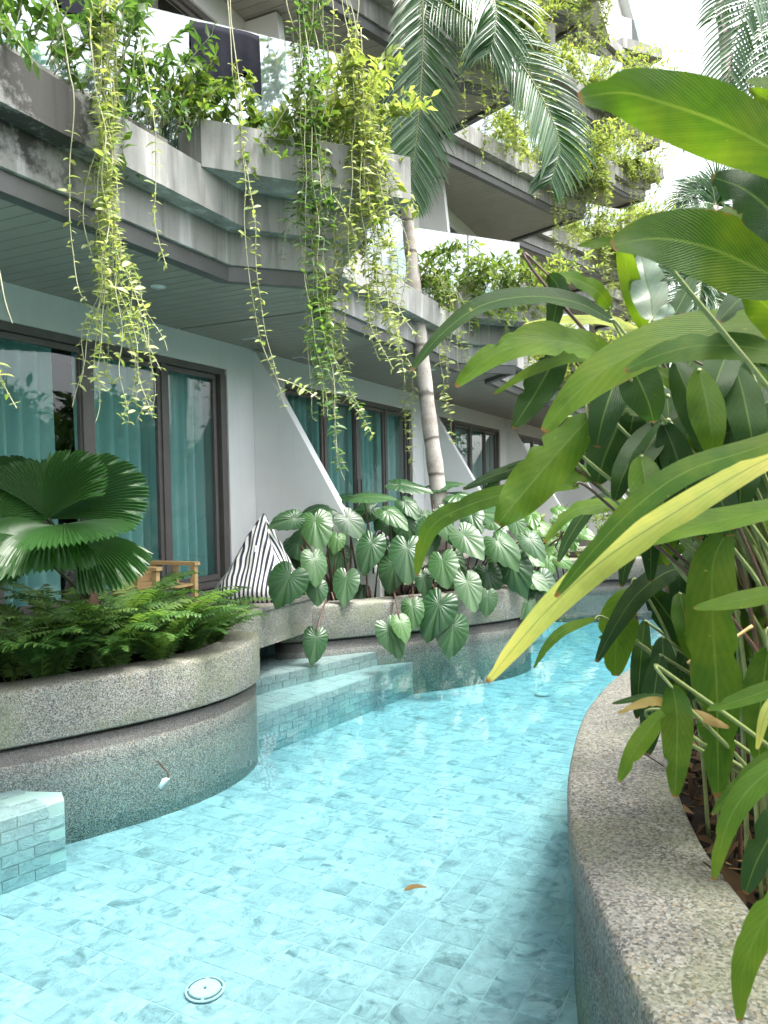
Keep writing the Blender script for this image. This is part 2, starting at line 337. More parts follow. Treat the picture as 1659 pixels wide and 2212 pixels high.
M = dict(
 white=m_white(), conc=m_concrete(), soffit=m_plain('painted_soffit_board', (.30, .285, .25), .6, .06, 4, .04, 60, .3),
 dark=m_plain('dark_steel_and_gap_shade', (.085, .088, .085), .5, .15, 4, .05, 60), frame=m_plain('bronze_window_frame', (.12, .112, .105), .45, .12, 5, .03, 80),
 room=m_plain('darkened_room', (.06, .06, .06), .9, .1, 2), pebble=m_pebble('washed_pebble', False, 190, .84), pebble_wet=m_pebble('wet_washed_pebble', True), pebble_big=m_pebble('washed_pebble_kerb', False, 115, .46),
 tile=m_tile(), step_tile=m_tile('step_stone_tile', True), step_grout=m_plain('step_grout', (.33, .40, .36), .8, .1, 6), grout=m_plain('pool_grout', (.315, .335, .325), .8, .1, 6), water=m_water(), glass=m_glass('window_glass', (.96, .99, .985), .04), bglass=m_glass('balustrade_glass', (.84, .95, .94), .30),
 stripe=m_stripe(), curtain=m_curtain(), trunk=m_trunk(), soil=m_plain('dark_soil', (.010, .008, .006), .95, .4, 9, .8, 40, .1),
 deck=m_wood('weathered_deck_wood', (.13, .12, .105), (.27, .25, .225)), pine=m_wood('pine_wood', (.46, .30, .13), (.60, .42, .21)), ground=m_plain('garden_ground', (.06, .06, .045), .95, .3, 3, .5, 20, .1),
 drain=m_plain('grey_white_plastic', (.42, .44, .44), .4, .06, 20), lens=m_plain('white_plastic', (.75, .77, .77), .35, .03), cloth=m_plain('dark_navy_cloth', (.012, .013, .02), .85, .2, 6, .3, 30, .1), mauve=m_plain('mauve_paint', (.20, .12, .14), .6, .1),
 ginger=m_leaf('ginger_leaf', [(.028, .072, .009), (.044, .102, .012), (.08, .148, .017)], .55, .5, .2, (2.7, 2.5, .7), 'ginger'),
 gyellow=m_leaf('yellow_lit_ginger_leaf', [(.36, .40, .08), (.44, .46, .12)], .5, .45, .35, (1.6, 1.6, .8), 'ginger'),  # yellow leaf, its colour brightened to stand in for light on it
 gdark=m_leaf('dark_shaded_ginger_leaf', [(.012, .040, .010), (.024, .062, .013)], .38, .5, .22, (1.5, 1.6, .7), 'ginger'),  # darker copy of the ginger leaf, shade of the thicket in its colour
 gpale=m_leaf('sheen_ginger_leaf', [(.20, .27, .21), (.24, .32, .25)], .25, .3, .6, (1.2, 1.4, .9), 'ginger'),  # pale grey-green paints in the sheen of a glossy green leaf
 dry=m_leaf('dry_brown_leaf', [(.22, .19, .045), (.12, .07, .03)], .3, .6, .2, (1.3, 1.1, .7)),
 heart=m_leaf('philodendron_leaf', [(.022, .066, .026), (.032, .086, .032), (.050, .115, .04)], .22, .36, .5, (1.6, 1.9, .8), 'heart'),
 heartl=m_leaf('young_philodendron_leaf', [(.07, .16, .045), (.10, .20, .05)], .35, .32, .5, (1.6, 1.8, .8), 'heart'),
 fan=m_leaf('fan_palm_leaf', [(.020, .066, .014), (.030, .086, .018)], .28, .36, .45, (1.5, 1.9, .7), 'fan'),
 fern=m_leaf('fern_leaf', [(.034, .085, .022), (.066, .14, .034), (.14, .23, .06)], .40, .5, .3),
 palm=m_leaf('palm_leaflet', [(.028, .085, .03), (.04, .11, .036), (.06, .14, .042)], .32, .30, .6, (1.5, 1.8, .7)),
 vine=m_leaf('vine_leaf', [(.20, .28, .08), (.32, .38, .14), (.42, .45, .20), (.13, .22, .06)], .42, .4, .45, (1.5, 1.5, .8), 'vine'),
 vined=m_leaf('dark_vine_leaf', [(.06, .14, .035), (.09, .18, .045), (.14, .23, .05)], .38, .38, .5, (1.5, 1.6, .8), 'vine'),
 shrub=m_leaf('shrub_leaf', [(.07, .15, .032), (.11, .20, .04), (.18, .26, .05), (.28, .33, .07)], .45, .42, .4, (1.5, 1.5, .8), 'vine'),
 yshrub=m_leaf('yellow_green_shrub_leaf', [(.22, .32, .07), (.32, .40, .11), (.40, .45, .16), (.15, .26, .06)], .48, .45, .35, (1.5, 1.45, .8), 'vine'),
 litter=m_leaf('dead_leaf', [(.075, .045, .02), (.03, .02, .012), (.13, .09, .045)], .1, .8, .1, (1, 1, 1)),
 tree=m_leaf('tree_leaf', [(.02, .055, .015), (.035, .08, .02), (.055, .11, .025)], .35, .5, .3),
 stem=m_plain('green_stem', (.16, .20, .07), .5, .2, 20), vstem=m_plain('pale_vine_stem', (.36, .36, .22), .6, .2, 20), rstem=m_plain('brown_red_stem', (.065, .035, .022), .5, .3, 15),
 dstem=m_plain('dark_petiole', (.035, .04, .022), .45, .3, 15),
)
# ------------------------------------------------------------------ ground, pool, banks
sheet([(-300, -300), (300, -300), (300, 300), (-300, 300)], -1.2).ob('ground', M['ground'], kind='structure')
FLOOR = -.56
pf = sheet([(-5, -3), (9, -3), (9, 15), (-5, 15)], FLOOR - .0025).ob('pool_floor', M['grout'], kind='structure')
TS = .158; TA = R(-28)
def tile_mesh(w, h, t, gap=.003, seed=0):
    rnd = random.Random(seed); mb = MB(); a = w / 2 - gap; b = h / 2 - gap; q = min(w, h) * .02; j = lambda: rnd.uniform(-.0015, .0015)
    mb.add([(-a, -b, -t), (a, -b, -t), (a, b, -t), (-a, b, -t), (-a + q, -b + q, j()), (a - q, -b + q, j()), (a - q, b - q, j()), (-a + q, b - q, j())],
           [(4, 5, 6, 7), (0, 1, 5, 4), (1, 2, 6, 5), (2, 3, 7, 6), (3, 0, 4, 7)])
    return mb
tms = [tile_mesh(TS, TS, .004, .0008, i) for i in range(4)]
tme = [t.mesh('tile') for t in tms]
cells = []
for i in range(-85, 85):
    for j in range(-85, 85):
        x = (i + .5) * TS; y = (j + .5) * TS
        X = x * math.cos(TA) - y * math.sin(TA) + 1.5; Y = x * math.sin(TA) + y * math.cos(TA) + 6
        if -4 < X < 8 and 1.2 < Y < 14:
            v = camrot.inverted() @ (Vector((X, Y, FLOOR)) - EYE)
            px = 829.5 - v.x / v.z * F; py = 1106 + v.y / v.z * F
            if -250 < px < 1900 and py < 2420: cells.append((math.hypot(X, Y - .3) + (0 if -40 < px < 1350 and py < 2260 else 100), X, Y))
cells.sort(); rest = MB()
for k, (d, X, Y) in enumerate(cells):
    mw = Matrix.Translation((X, Y, FLOOR)) @ Matrix.Rotation(TA + random.uniform(-.006, .006), 4, 'Z') @ Matrix.Rotation(random.uniform(-.010, .010), 4, 'X')
    if k < 300: ob('tile', tme[k % 4], M['tile'], pf, mw)
    else: rest.inst((tms[k % 4].v, tms[k % 4].f, None), mw, random.random())
rest.ob('tile_field', M['tile'], pf, rnd=True, kind='stuff')
# water: a closed body, its top the pool surface
wb = MB(); wb.hexa([Vector(p) for p in ((-4.9, -2.9, -.8), (8.9, -2.9, -.8), (8.9, 14.9, -.8), (-4.9, 14.9, -.8), (-4.9, -2.9, 0), (8.9, -2.9, 0), (8.9, 14.9, 0), (-4.9, 14.9, 0))])
wb.ob('water', M['water'], kind='structure')

# right bank: washed pebble kerb, then planting soil
bank = crom([(1.05, -3, 0), (.82, -1, 0), (.70, .8, 0), (.656, 1.94, 0), (.66, 2.27, 0), (.69, 2.81, 0), (.735, 3.12, 0), (.82, 3.51, 0), (.95, 3.95, 0), (1.125, 4.45, 0), (1.33, 4.91, 0),
             (1.72, 5.59, 0), (2.34, 6.26, 0), (3.1, 6.75, 0), (4.2, 7.05, 0), (9, 7.4, 0)], 6)
KZ = .25
kerb = sweep(bank, [(.02, -.62), (.02, .035), (.032, .04), (.032, .05), (.0, .055), (0, KZ - .03), (.004, KZ - .012), (.014, KZ - .003), (.03, KZ), (.45, KZ), (.47, KZ - .004), (.48, KZ - .02), (.48, KZ - .3)], False)
kerb.ob('pool_kerb', M['pebble_big'], smooth=True, kind='structure')
soil = offset(bank, .46, False)
sheet([(p.x, p.y) for p in soil] + [(60, 7.8), (60, -6), (1.5, -6)], KZ - .11).ob('garden_bed', M['soil'], kind='structure')
sheet([(9, 7.4), (60, 7.4), (60, 90), (-3, 90), (-3, 15), (9, 15)], -.1).ob('far_garden', M['ground'], kind='structure')

def planter(name, poly, label, ztop, lip=.24, soilz=None):
    pl = crom([(x, y, 0) for x, y in poly], 6, True)            # anticlockwise: right of travel is outside
    t = thing(name, (pl[0].x, pl[0].y, 0), label, 'planter')
    sweep(pl, [(0, -.62), (0, .088), (-.02, .098)], True).ob('base', M['pebble_wet'], t, True)
    sweep(pl, [(-.03, .098), (-.03, .122)], True).ob('shadow_groove', M['dark'], t, True)  # strip coloured dark for the shade inside the groove
    sweep(pl, [(-.02, .12), (.03, .122), (.034, .13), (.034, ztop - .035), (.028, ztop - .012), (.012, ztop - .002), (-.01, ztop), (-lip, ztop), (-lip - .012, ztop - .012), (-lip - .012, ztop - .16)], True).ob('rim', M['pebble'], t, True)
    sheet([(p.x, p.y) for p in offset(pl, -lip, True)], soilz or ztop - .07).ob('soil', M['soil'], t)
    return t, pl
LP = [(-3.6, 3.75), (-2.9, 4.16), (-2.28, 4.56), (-1.84, 4.88), (-1.48, 5.2), (-1.2, 5.58), (-1.07, 5.98), (-1.09, 6.28), (-1.3, 6.5), (-1.65, 6.45), (-2.4, 5.85), (-3.5, 4.9)]
planter('stone_planter', LP, 'pebble washed curved planter in the left foreground holding ferns and a fan palm', .46)
MP = [(-1.02, 7.66), (-.2, 7.93), (.6, 8.28), (1.22, 8.62), (1.6, 8.95), (1.76, 9.35), (1.66, 9.85), (1.2, 10.3), (.3, 10.25), (-.75, 8.9), (-1.1, 8.0)]
planter('stone_planter', MP, 'pebble washed planter in the middle under the big heart shaped leaves', .47)
FPp = [(2.2, 12.9), (2.9, 12.35), (3.9, 12.35), (5.5, 12.7), (8.5, 13.2), (8.5, 15.2), (5, 15.2), (2.6, 14.4)]
planter('stone_planter', FPp, 'distant pebble washed planter across the far end of the pool', .46)

# submerged steps, faced with small stone tiles
def step(name, quad, z1, label, faces, z0=FLOOR):
    t = thing(name, (quad[0][0], quad[0][1], z0), label, 'pool step')
    P = [Vector((x, y, 0)) for x, y in quad]
    prism(P, z0 - .02, z1).ob('core', M['step_grout'], t)
    W, H = .16, .068
    tm = tile_mesh(W, H, .006, .0018, 3).mesh('face_tile'); cap = tile_mesh(.29, .145, .006, .0018, 5).mesh('tread_tile')
    for i in faces:
        a = P[i]; b = P[(i + 1) % len(P)]; d = (b - a); L = d.length; d.normalize(); out = Vector((d.y, -d.x, 0))
        nr = max(1, int((z1 - z0) / H + .3)); hh = (z1 - z0) / nr; n = int(L / W)
        for r in range(nr):
            for c in range(n):
                x = (c + .5 + (.5 if r % 2 else 0)) * L / n
                if x > L - W * .3: continue
                o = ob('face_tile', tm, M['step_tile'], t, mtx(d * (L / n / W), Z * (hh / H), out, a + d * x + Z * (z0 + hh * (r + .5)) + out * .007))
    # treads
    a = P[faces[0]]; b = P[(faces[0] + 1) % len(P)]; d = (b - a); L = d.length; d.normalize(); inn = Vector((-d.y, d.x, 0))
    for r in range(3):
        for c in range(int(L / .29) + 1):
            p = a + d * ((c + .5 + .5 * (r % 2)) * .29) + inn * (.075 + r * .145)
            if (c + .5 + .5 * (r % 2)) * .29 > L - .1: continue
            ob('tread_tile', cap, M['step_tile'], t, mtx(d, inn, Z, p + Z * (z1 + .007)))
    return t
step('submerged_step', [(-1.3, 5.95), (.66, 8.68), (.45, 8.8), (-1.9, 7.6), (-1.9, 6.2)], -.215, 'lower submerged step beside the middle planter', [0, 1])
step('submerged_step', [(-1.32, 6.76), (-.06, 8.02), (-.3, 8.25), (-2.0, 7.6), (-2.0, 6.6)], -.065, 'upper shallow step under the wooden deck edge', [0, 1], -.215)
step('submerged_step', [(-2.75, 3.5), (-1.89, 4.42), (-1.96, 4.55), (-2.4, 4.6), (-3.2, 4.2)], -.155, 'submerged bench block in the lower left corner', [0, 1])

# ------------------------------------------------------------------ hotel
ZS, BAY, LEV = 3.32, 5.3, 3.85
hotel = thing('hotel_building', (F0.x, F0.y, 0), 'white terraced hotel block with grey concrete balconies and planted troughs', 'building')
def polyoff(k): return [(-2.2 + BAY * k, 1.70), (-1.55 + BAY * k, 2.33), (-.80 + BAY * k, 1.72)]
def ribbon(pts, th, z0, z1, name, mat, parent):
    mb = MB(); P = [fw(s, n) for s, n in pts]; Q = offset(P, -th, False)
    m = len(P)
    for i in range(m - 1):
        a, b, c, d = P[i], P[i + 1], Q[i + 1], Q[i]
        mb.hexa([Vector((q.x, q.y, z0)) for q in (a, b, c, d)] + [Vector((q.x, q.y, z1)) for q in (a, b, c, d)])
    return mb.ob(name, mat, parent)
def polyup(k): return [(-2.2 + BAY * k, 1.86), (-1.55 + BAY * k, 2.36), (-.75 + BAY * k, .65)]
def fascu(s):
    t = (s + 2.2) % BAY
    if t < .65: return 1.86 + .5 * t / .65
    if t < 1.45: return 2.36 - 1.71 * (t - .65) / .8
    return .65 + 1.21 * (t - 1.45) / (BAY - 1.45)
def fasc(s):       # distance of the fascia line from the wall at s
    t = (s + 2.2) % BAY
    if t < .65: return 1.70 + .63 * t / .65
    if t < 1.40: return 2.33 - .61 * (t - .65) / .75
    return 1.72 - .02 * (t - 1.4) / (BAY - 1.4)
downl = MB()
def window(k, z0, zh, parent, level):
    s1 = BAY * k; s0 = s1 - 4.1; mb = MB(); d0, d1 = -.13, -.03
    mb.fbox(s0, s1, d0, d1, zh - .07, zh); mb.fbox(s0, s1, d0, d1, z0 - .02, z0 + .05)
    mb.fbox(s0, s0 + .07, d0, d1, z0 + .05, zh - .07); mb.fbox(s1 - .10, s1, d0, d1 + .012, z0 + .05, zh - .07)
    ed = [s0 + .07, s1 - 3.0, s1 - 2.0, s1 - 1.0, s1 - .10]
    for i, e in enumerate(ed[1:4]): mb.fbox(e - (.065 if i == 1 else .035), e + (.065 if i == 1 else .035), d0 + .01, d1 - .012, z0 + .05, zh - .07)
    wobj = mb.ob('window', M['frame'], parent)
    for i in range(4):
        q = MB(); q.fbox(ed[i] + .03, ed[i + 1] - .03, -.085, -.075, z0 + .05, zh - .07); q.ob('pane', M['glass'], wobj)
        fr = MB(); a, b = ed[i] + .036, ed[i + 1] - .036
        fr.fbox(a, a + .05, -.1, -.06, z0 + .06, zh - .08); fr.fbox(b - .05, b, -.1, -.06, z0 + .06, zh - .08)
        fr.fbox(a + .05, b - .05, -.1, -.06, zh - .13, zh - .08); fr.fbox(a + .05, b - .05, -.1, -.06, z0 + .06, z0 + .12); fr.ob('sash', M['frame'], wobj)
        if i in (1, 2):
            hx = (b - .025) if i == 1 else (a + .025); hd = MB(); hd.fbox(hx - .012, hx + .012, -.055, -.025, z0 + .95, z0 + 1.2); hd.ob('handle', M['dark'], wobj)
    return wobj
def curtain(s0, s1, z0, z1, label, group=None, n=-.28, seed=0):
    mb = MB(); r = random.Random(seed); m = int((s1 - s0) / .018); a = r.uniform(0, 9); fl = r.uniform(.15, .20)
    for i in range(m + 1):
        s = s0 + (s1 - s0) * i / m; ph = s * 6.283 / fl + 1.8 * math.sin(s * 3.1 + a)
        for z in (z0, z0 + .6, (z0 + z1) / 2, z1 - .3, z1):
            k = (z1 - z) / (z1 - z0)
            mb.v.append(fw(s + .01 * k * math.sin(ph * .37 + a), n + (.055 + .022 * math.sin(s * 5 + a)) * math.sin(ph + .5 * k) * (.55 + .45 * k), z)); mb.uv.append((0, 0))
    for i in range(m):
        for j in range(4): b = i * 5 + j; mb.f.append((b, b + 5, b + 6, b + 1)); mb.r.append(0)
    return mb.ob('curtain', M['curtain'], None, True, label=label, cat='curtain', group=group)

for lev in range(0, 4):
    zf = .6 if lev == 0 else .6 + LEV * lev - .45           # floor of this storey
    zc = ZS + LEV * lev; zh = zc - .30
    for k in range(0, 6):
        if lev >= 2 and k == 0: continue
        s1 = BAY * k; s0 = s1 - 4.1
        # wall round the window, dividing wall and room behind
        mb = MB(); mb.fbox(s1, s1 + 1.2, -.25, 0, zf - .1, zc + .05); mb.ob('wall', M['white'], hotel)
        mb = MB(); mb.fbox(s0, s1, -.25, -.002, zh, zc + .05); mb.ob('lintel', M['white'], hotel)
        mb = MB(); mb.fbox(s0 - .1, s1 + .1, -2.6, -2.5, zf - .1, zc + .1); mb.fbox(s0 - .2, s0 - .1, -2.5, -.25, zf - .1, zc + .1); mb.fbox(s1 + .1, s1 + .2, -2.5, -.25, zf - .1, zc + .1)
        mb.fbox(s0 - .1, s1 + .1, -2.5, -.25, zf - .1, zf); mb.fbox(s0 - .1, s1 + .1, -2.5, -.25, zc, zc + .1); mb.ob('room', M['room'], hotel)  # interior coloured dark so the gaps between curtains look unlit
        window(k, zf, zh, hotel, lev)
        # buttress fin: a white wall square to the facade, its outer edge sloping
        fs = s1 + .50; zt = zc - .03
        if lev == 0: prof = [(.003, zf - .5), (1.62, zf - .5), (1.62, zf + .02), (.05, zt), (.003, zt)]
        else: prof = [(.003, zf), (.75, zf), (.45, zt), (.003, zt)]
        mb = MB(); m = len(prof)
        mb.add([fw(fs, n, z) for n, z in prof] + [fw(fs + .13, n, z) for n, z in prof], [tuple(range(m)), tuple(range(2 * m - 1, m - 1, -1))] + [((i + 1) % m, i, m + i, m + (i + 1) % m) for i in range(m)])
        mb.ob('fin_wall', M['white'], hotel)
    # slab edge above this storey
    for k in range(-1, 6):
        if lev >= 1 and k < 0 or lev >= 2 and k < 1: continue
        pl_ = polyup if lev else polyoff
        B, C, D = pl_(k); Dp = pl_(k - 1)[2]
        line = [Dp, B, C, D]; out = lambda d: [(s + (d * .35 if i == 2 else 0), n + d) for i, (s, n) in enumerate(line)]
        ribbon(out(-.03), .10, zc - .06, zc + .06, 'shadow_gap_strip', M['dark'], hotel)  # dark strip stands in for the shade of the recess under the fascia
        ribbon(out(0), .14, zc + .06, zc + .34, 'fascia', M['conc'], hotel)
        ribbon(out(.16), .22, zc + .31, zc + .60, 'parapet', M['conc'], hotel)
        tr = [(B[0] - .55, 1.87), (C[0] + .06, 2.92), (C[0] + .22, 2.78), (D[0] + .05, 1.86), (D[0] - .2, 1.5), (B[0] - .4, 1.5)]
        if lev: tr[3:5] = [(C[0] + .55, 2.0), (C[0] + .3, 1.62)]
        prism([fw(s, n) for s, n in tr], zc + .58, zc + .91).ob('planter_trough', M['conc'], hotel)
        if not lev: mb = MB(); mb.fbox(B[0] - 3.1, B[0] - .45, 1.40, 1.52, zc + .55, zc + .86); mb.ob('upstand', M['conc'], hotel)
        # balcony floor above the boarded soffit
        a = Dp[0]; b = D[0]
        prism([fw(s, n) for s, n in ((a, -.25), (a, Dp[1] - .1), (B[0], B[1] - .1), (C[0], C[1] - .13), (b, D[1] - .12), (b, -.25))][::-1], zc + .03, zc + .54).ob('balcony_slab', M['soffit'], hotel)
        # glass balustrade
        g0 = (B[0] - 3.0, .75 if lev else 1.28); g1 = (B[0] - .75, 1.30); g2 = (C[0] - .05, 2.40); zt = zc + 1.78
        for (p, q, n) in ((g0, g1, 2), (g1, g2, 2)):
            for i in range(n):
                u0 = i / n + .006; u1 = (i + 1) / n - .006
                a_ = fw(p[0] + (q[0] - p[0]) * u0, p[1] + (q[1] - p[1]) * u0); b_ = fw(p[0] + (q[0] - p[0]) * u1, p[1] + (q[1] - p[1]) * u1)
                mb = MB(); mb.bar(a_ + Z * (zc + 1.17), b_ + Z * (zc + 1.17), .012, 1.22); mb.ob('glass_panel', M['bglass'], hotel)
        # soffit boards, each laid square to the wall
        if lev < 2 and k < 4:
            so_ = MB(); so_.fbox(a, b, .004, .6 if lev else 1.6, zc + .012, zc + .028); sob = so_.ob('soffit', M['dark'], hotel)
            wd = .135; cnt = int(round((b - a) / wd))
            for i in range(cnt):
                x0 = a + i * wd + .004; x1 = a + (i + 1) * wd - .004
                if x1 < -5.2: continue
                n0, n1 = (fascu(x0) - .08, fascu(x1) - .08) if lev else (fasc(x0) - .08, fasc(x1) - .08)
                q = MB(); q.hexa([fw(x0, .006, zc - .002), fw(x1, .006, zc - .002), fw(x1, n1, zc - .002), fw(x0, n0, zc - .002), fw(x0, .006, zc + .012), fw(x1, .006, zc + .012), fw(x1, n1, zc + .012), fw(x0, n0, zc + .012)])
                q.ob('board', M['soffit'], sob)
# downlights and air vents in the first soffit
def disc(c, r, h, n=20):
    mb = MB(); mb.tube([c + Z * h, c], r, n); return mb
for px, py in ((342, 621), (932, 799), (880, 803)):
    c = atz(px, py, ZS - .012); d = disc(c, .062, .012).ob('downlight', M['lens'], hotel, True); disc(c - Z * .004, .048, .006).ob('diffuser', M['lens'], d, True)
for px, py in ((548, 735), (652, 775)):
    c = atz(px, py, ZS - .01); mb = MB(); mb.bar(c - U * .12, c + U * .12, .15, .012); v = mb.ob('air_vent', M['lens'], hotel)
    for i in range(5):
        mb = MB(); e = c - Z * .009 + N * (-.05 + .025 * i); mb.bar(e - U * .1, e + U * .1, .006, .008); mb.ob('slat', M['soffit'], v)
# roof storey and parapet at the far upper right
mb = MB(); mb.fbox(14.5, 24.5, -1.5, 1.6, 15.3, 17.6); mb.ob('roof_storey', M['white'], hotel)
mb = MB(); mb.fbox(14.3, 24.7, -1.7, 1.9, 17.6, 17.85); mb.ob('roof_cornice', M['white'], hotel)

# curtains of the ground floor and above
cz0, cz1 = .64, 2.98
curtain(-4.1, -3.0, cz0, cz1, 'teal curtain at the very left edge of the first window', seed=1)
curtain(-2.98, -2.2, cz0, cz1, 'teal curtain just left of the dark gap in the first window', seed=2)
curtain(-1.97, -1.0, cz0, cz1, 'teal curtain just right of the dark gap in the first window', seed=3)
curtain(-1.02, .06, cz0, cz1, 'teal curtain in the last pane beside the white column and bean bag', seed=4)
curtain(1.2, 3.21, cz0, cz1, 'teal curtain in the left half of the second window behind the slanted white fin', seed=5)
curtain(3.22, 5.36, cz0, cz1, 'teal curtain in the right half of the second window', seed=6)
curtain(6.6, 8.5, cz0, cz1, 'teal curtain in the left half of the third window right of the trunk', seed=7)
curtain(8.52, 10.66, cz0, cz1, 'teal curtain in the right half of the third window', seed=8)
curtain(11.9, 15.8, cz0, cz1, 'teal curtain in the farthest ground floor window', seed=9)
for k in range(0, 3):
    curtain(BAY * k - 4.0, BAY * k - 2.1, .6 + LEV - .4, ZS + LEV - .33, ['teal curtain behind the upper left balcony glass', 'teal curtain behind the middle balcony glass', 'teal curtain behind the far balcony glass'][k], seed=20 + k)

# wooden deck along the rooms
dk = thing('wooden_deck', tuple(fw(-2, .6, .5)), 'weathered grey wooden deck in front of the curtained rooms', 'deck')
for i in range(9):
    for s0_, s1_ in (((-5.2, 14),) if i < 4 else ((-1.78, -.02 if i < 6 else -.52), (2.7, 14))):
        q = MB(); q.fbox(s0_, s1_, .01 + .15 * i, .01 + .15 * i + .142, .545, .575); q.ob('plank', M['deck'], dk)
q = MB(); q.fbox(-2.2, -.2, 1.18, 1.34, .22, .54); q.ob('edge_beam', M['pebble'], dk)
q = MB(); q.fbox(-5.2, 14, .05, .12, -.6, .54); q.fbox(4, 14, 1.1, 1.3, -.6, .54); q.ob('footing', M['pebble_wet'], dk)
# ------------------------------------------------------------------ leaf shapes
def blade(pts, hw, nrm, fold=.18, n=14, wav=.0, prof=None, curl=0.0, split=0):
    "a long leaf along the points; hw half width in metres; nrm points out of its face"
    c = crom(pts, max(3, n // (len(pts) - 1))); bites = [(random.uniform(.15, .95), random.choice((-1, 1)), random.uniform(.12, .45), random.uniform(.012, .035)) for _ in range(split)]
    V = []; Fc = []; uv = []; m = len(c); cols = (-1, -.55, 0, .55, 1); ph = random.uniform(0, 6)
    prof = prof or (lambda t: max(.0, math.sin(math.pi * min(1, t * .93 + .035)) ** .75 * (1 - .35 * t) * 1.12))
    for i, p in enumerate(c):
        t = i / (m - 1); T = (c[min(i + 1, m - 1)] - c[max(i - 1, 0)])
        X, Y, W = frame(T, nrm)
        a = hw * prof(t)
        for x in cols:
            rip = wav * hw * math.sin(t * 17 + ph + (1.3 if x > 0 else 0)) * abs(x)
            e_ = x
            for bt, bs, bd, bw in bites:
                if bs * x > .9 and abs(t - bt) < bw * 2: e_ *= 1 - bd * math.exp(-((t - bt) / bw) ** 2)
            V.append(p + X * a * e_ * (1 - .1 * curl) + W * (a * fold * abs(x) ** 1.3 + rip)); uv.append((x * .5 + .5, t))
    for i in range(m - 1):
        for j in range(4): Fc.append((i * 5 + j, i * 5 + j + 1, (i + 1) * 5 + j + 1, (i + 1) * 5 + j))
    return V, Fc, uv
def small_leaf(L=1.0, W=.42, arch=.25, rows=5):
    "a small oval leaf growing along +Y from the origin, face +Z"
    V = []; Fc = []; uv = []
    for i in range(rows):
        t = i / (rows - 1); a = W * max(.02, math.sin(math.pi * min(1, t * .94 + .03))) ** .8 * .5; z = -arch * t * t
        for x in (-1, 0, 1): V.append(Vector((a * x, t * L * (1 - .12 * arch), z + abs(x) * a * .35))); uv.append((x * .5 + .5, t))
    for i in range(rows - 1):
        for j in range(2): b = i * 3 + j; Fc.append((b, b + 1, b + 4, b + 3))
    return V, Fc, uv
SL = [small_leaf(1, .46, .30), small_leaf(1, .40, .55), small_leaf(1, .52, .12), small_leaf(1, .36, .40)]
SLq = [small_leaf(1, .44, .3, 3), small_leaf(1, .36, .5, 3), small_leaf(1, .5, .15, 3)]

# ------------------------------------------------------------------ hanging vines
VM = {k: [mesh('leaf', *s_[:2], True, s_[2]) for s_ in SL] for k in ('vine', 'vined')}
for k in VM:
    for me in VM[k]: me.materials.append(M[k])
def vine(pts, label, size=.05, step=.035, mat='vine', group=None, bare=0.0, single=True, seed=0, wob=.02, dens=1.0, name='hanging_vine'):
    r = random.Random(seed); P = crom([Vector(p) for p in pts], 10); Q = [P[0]]
    for i in range(1, len(P)): Q.append(P[i] + Vector((noise.noise(P[i] * 3 + Vector((seed, 0, 0))), noise.noise(P[i] * 3 + Vector((0, seed, 9))), 0)) * wob)
    t = thing(name, tuple(Q[0]), label, 'vine', group)
    st = MB(); st.tube(Q, lambda u: .0042 - .0022 * u, 5); st.ob('stem', M['vstem'], t, True)
    fol = MB(); acc = 0; tot = 0; L = sum((Q[i + 1] - Q[i]).length for i in range(len(Q) - 1)); side = 1; ang = r.uniform(0, 6)
    for i in range(len(Q) - 1):
        d = Q[i + 1] - Q[i]; l = d.length; T = d.normalized()
        while acc < l:
            u = (tot + acc) / L
            if u > bare and r.random() < dens * (.42 + 1.1 * max(0, noise.noise(Vector((seed * 3.7, u * L * 2.6, 1.3))) + .28)):
                p = Q[i] + T * acc; ang += 1.57 + r.uniform(-.5, .5)
                for sgn in ((1, -1) if r.random() < .8 else (1,)):
                    X0, _, W0 = frame(T, Vector((.2, -1, .1)))
                    out = (X0 * math.cos(ang) + W0 * math.sin(ang)) * sgn
                    dr = (out + Vector((0, 0, r.uniform(-.2, .55))) - Vector((0, .25, 0))).normalized()
                    X, Y, W = frame(dr, (Z + rv(.5) + Vector((.2, -.5, 0))).normalized())
                    s_ = size * r.uniform(.45, 1.25) * (1 - .35 * max(0, u - .8) / .2)
                    if single: ob('leaf', r.choice(VM[mat]), None, t, mtx(X, Y, W, p, s_))
                    else: fol.inst(r.choice(SLq), mtx(X, Y, W, p, s_), r.random())
            acc += step * r.uniform(.7, 1.3)
        acc -= l; tot += l
    if fol.f: fol.ob('foliage', M[mat], t, True, True, kind='stuff')
    return t
def pv(lst, d, **k): return [at(x, y, d if not isinstance(d, (list, tuple)) else d[0] + (d[1] - d[0]) * i / (len(lst) - 1)) for i, (x, y) in enumerate(lst)]

sd = 100
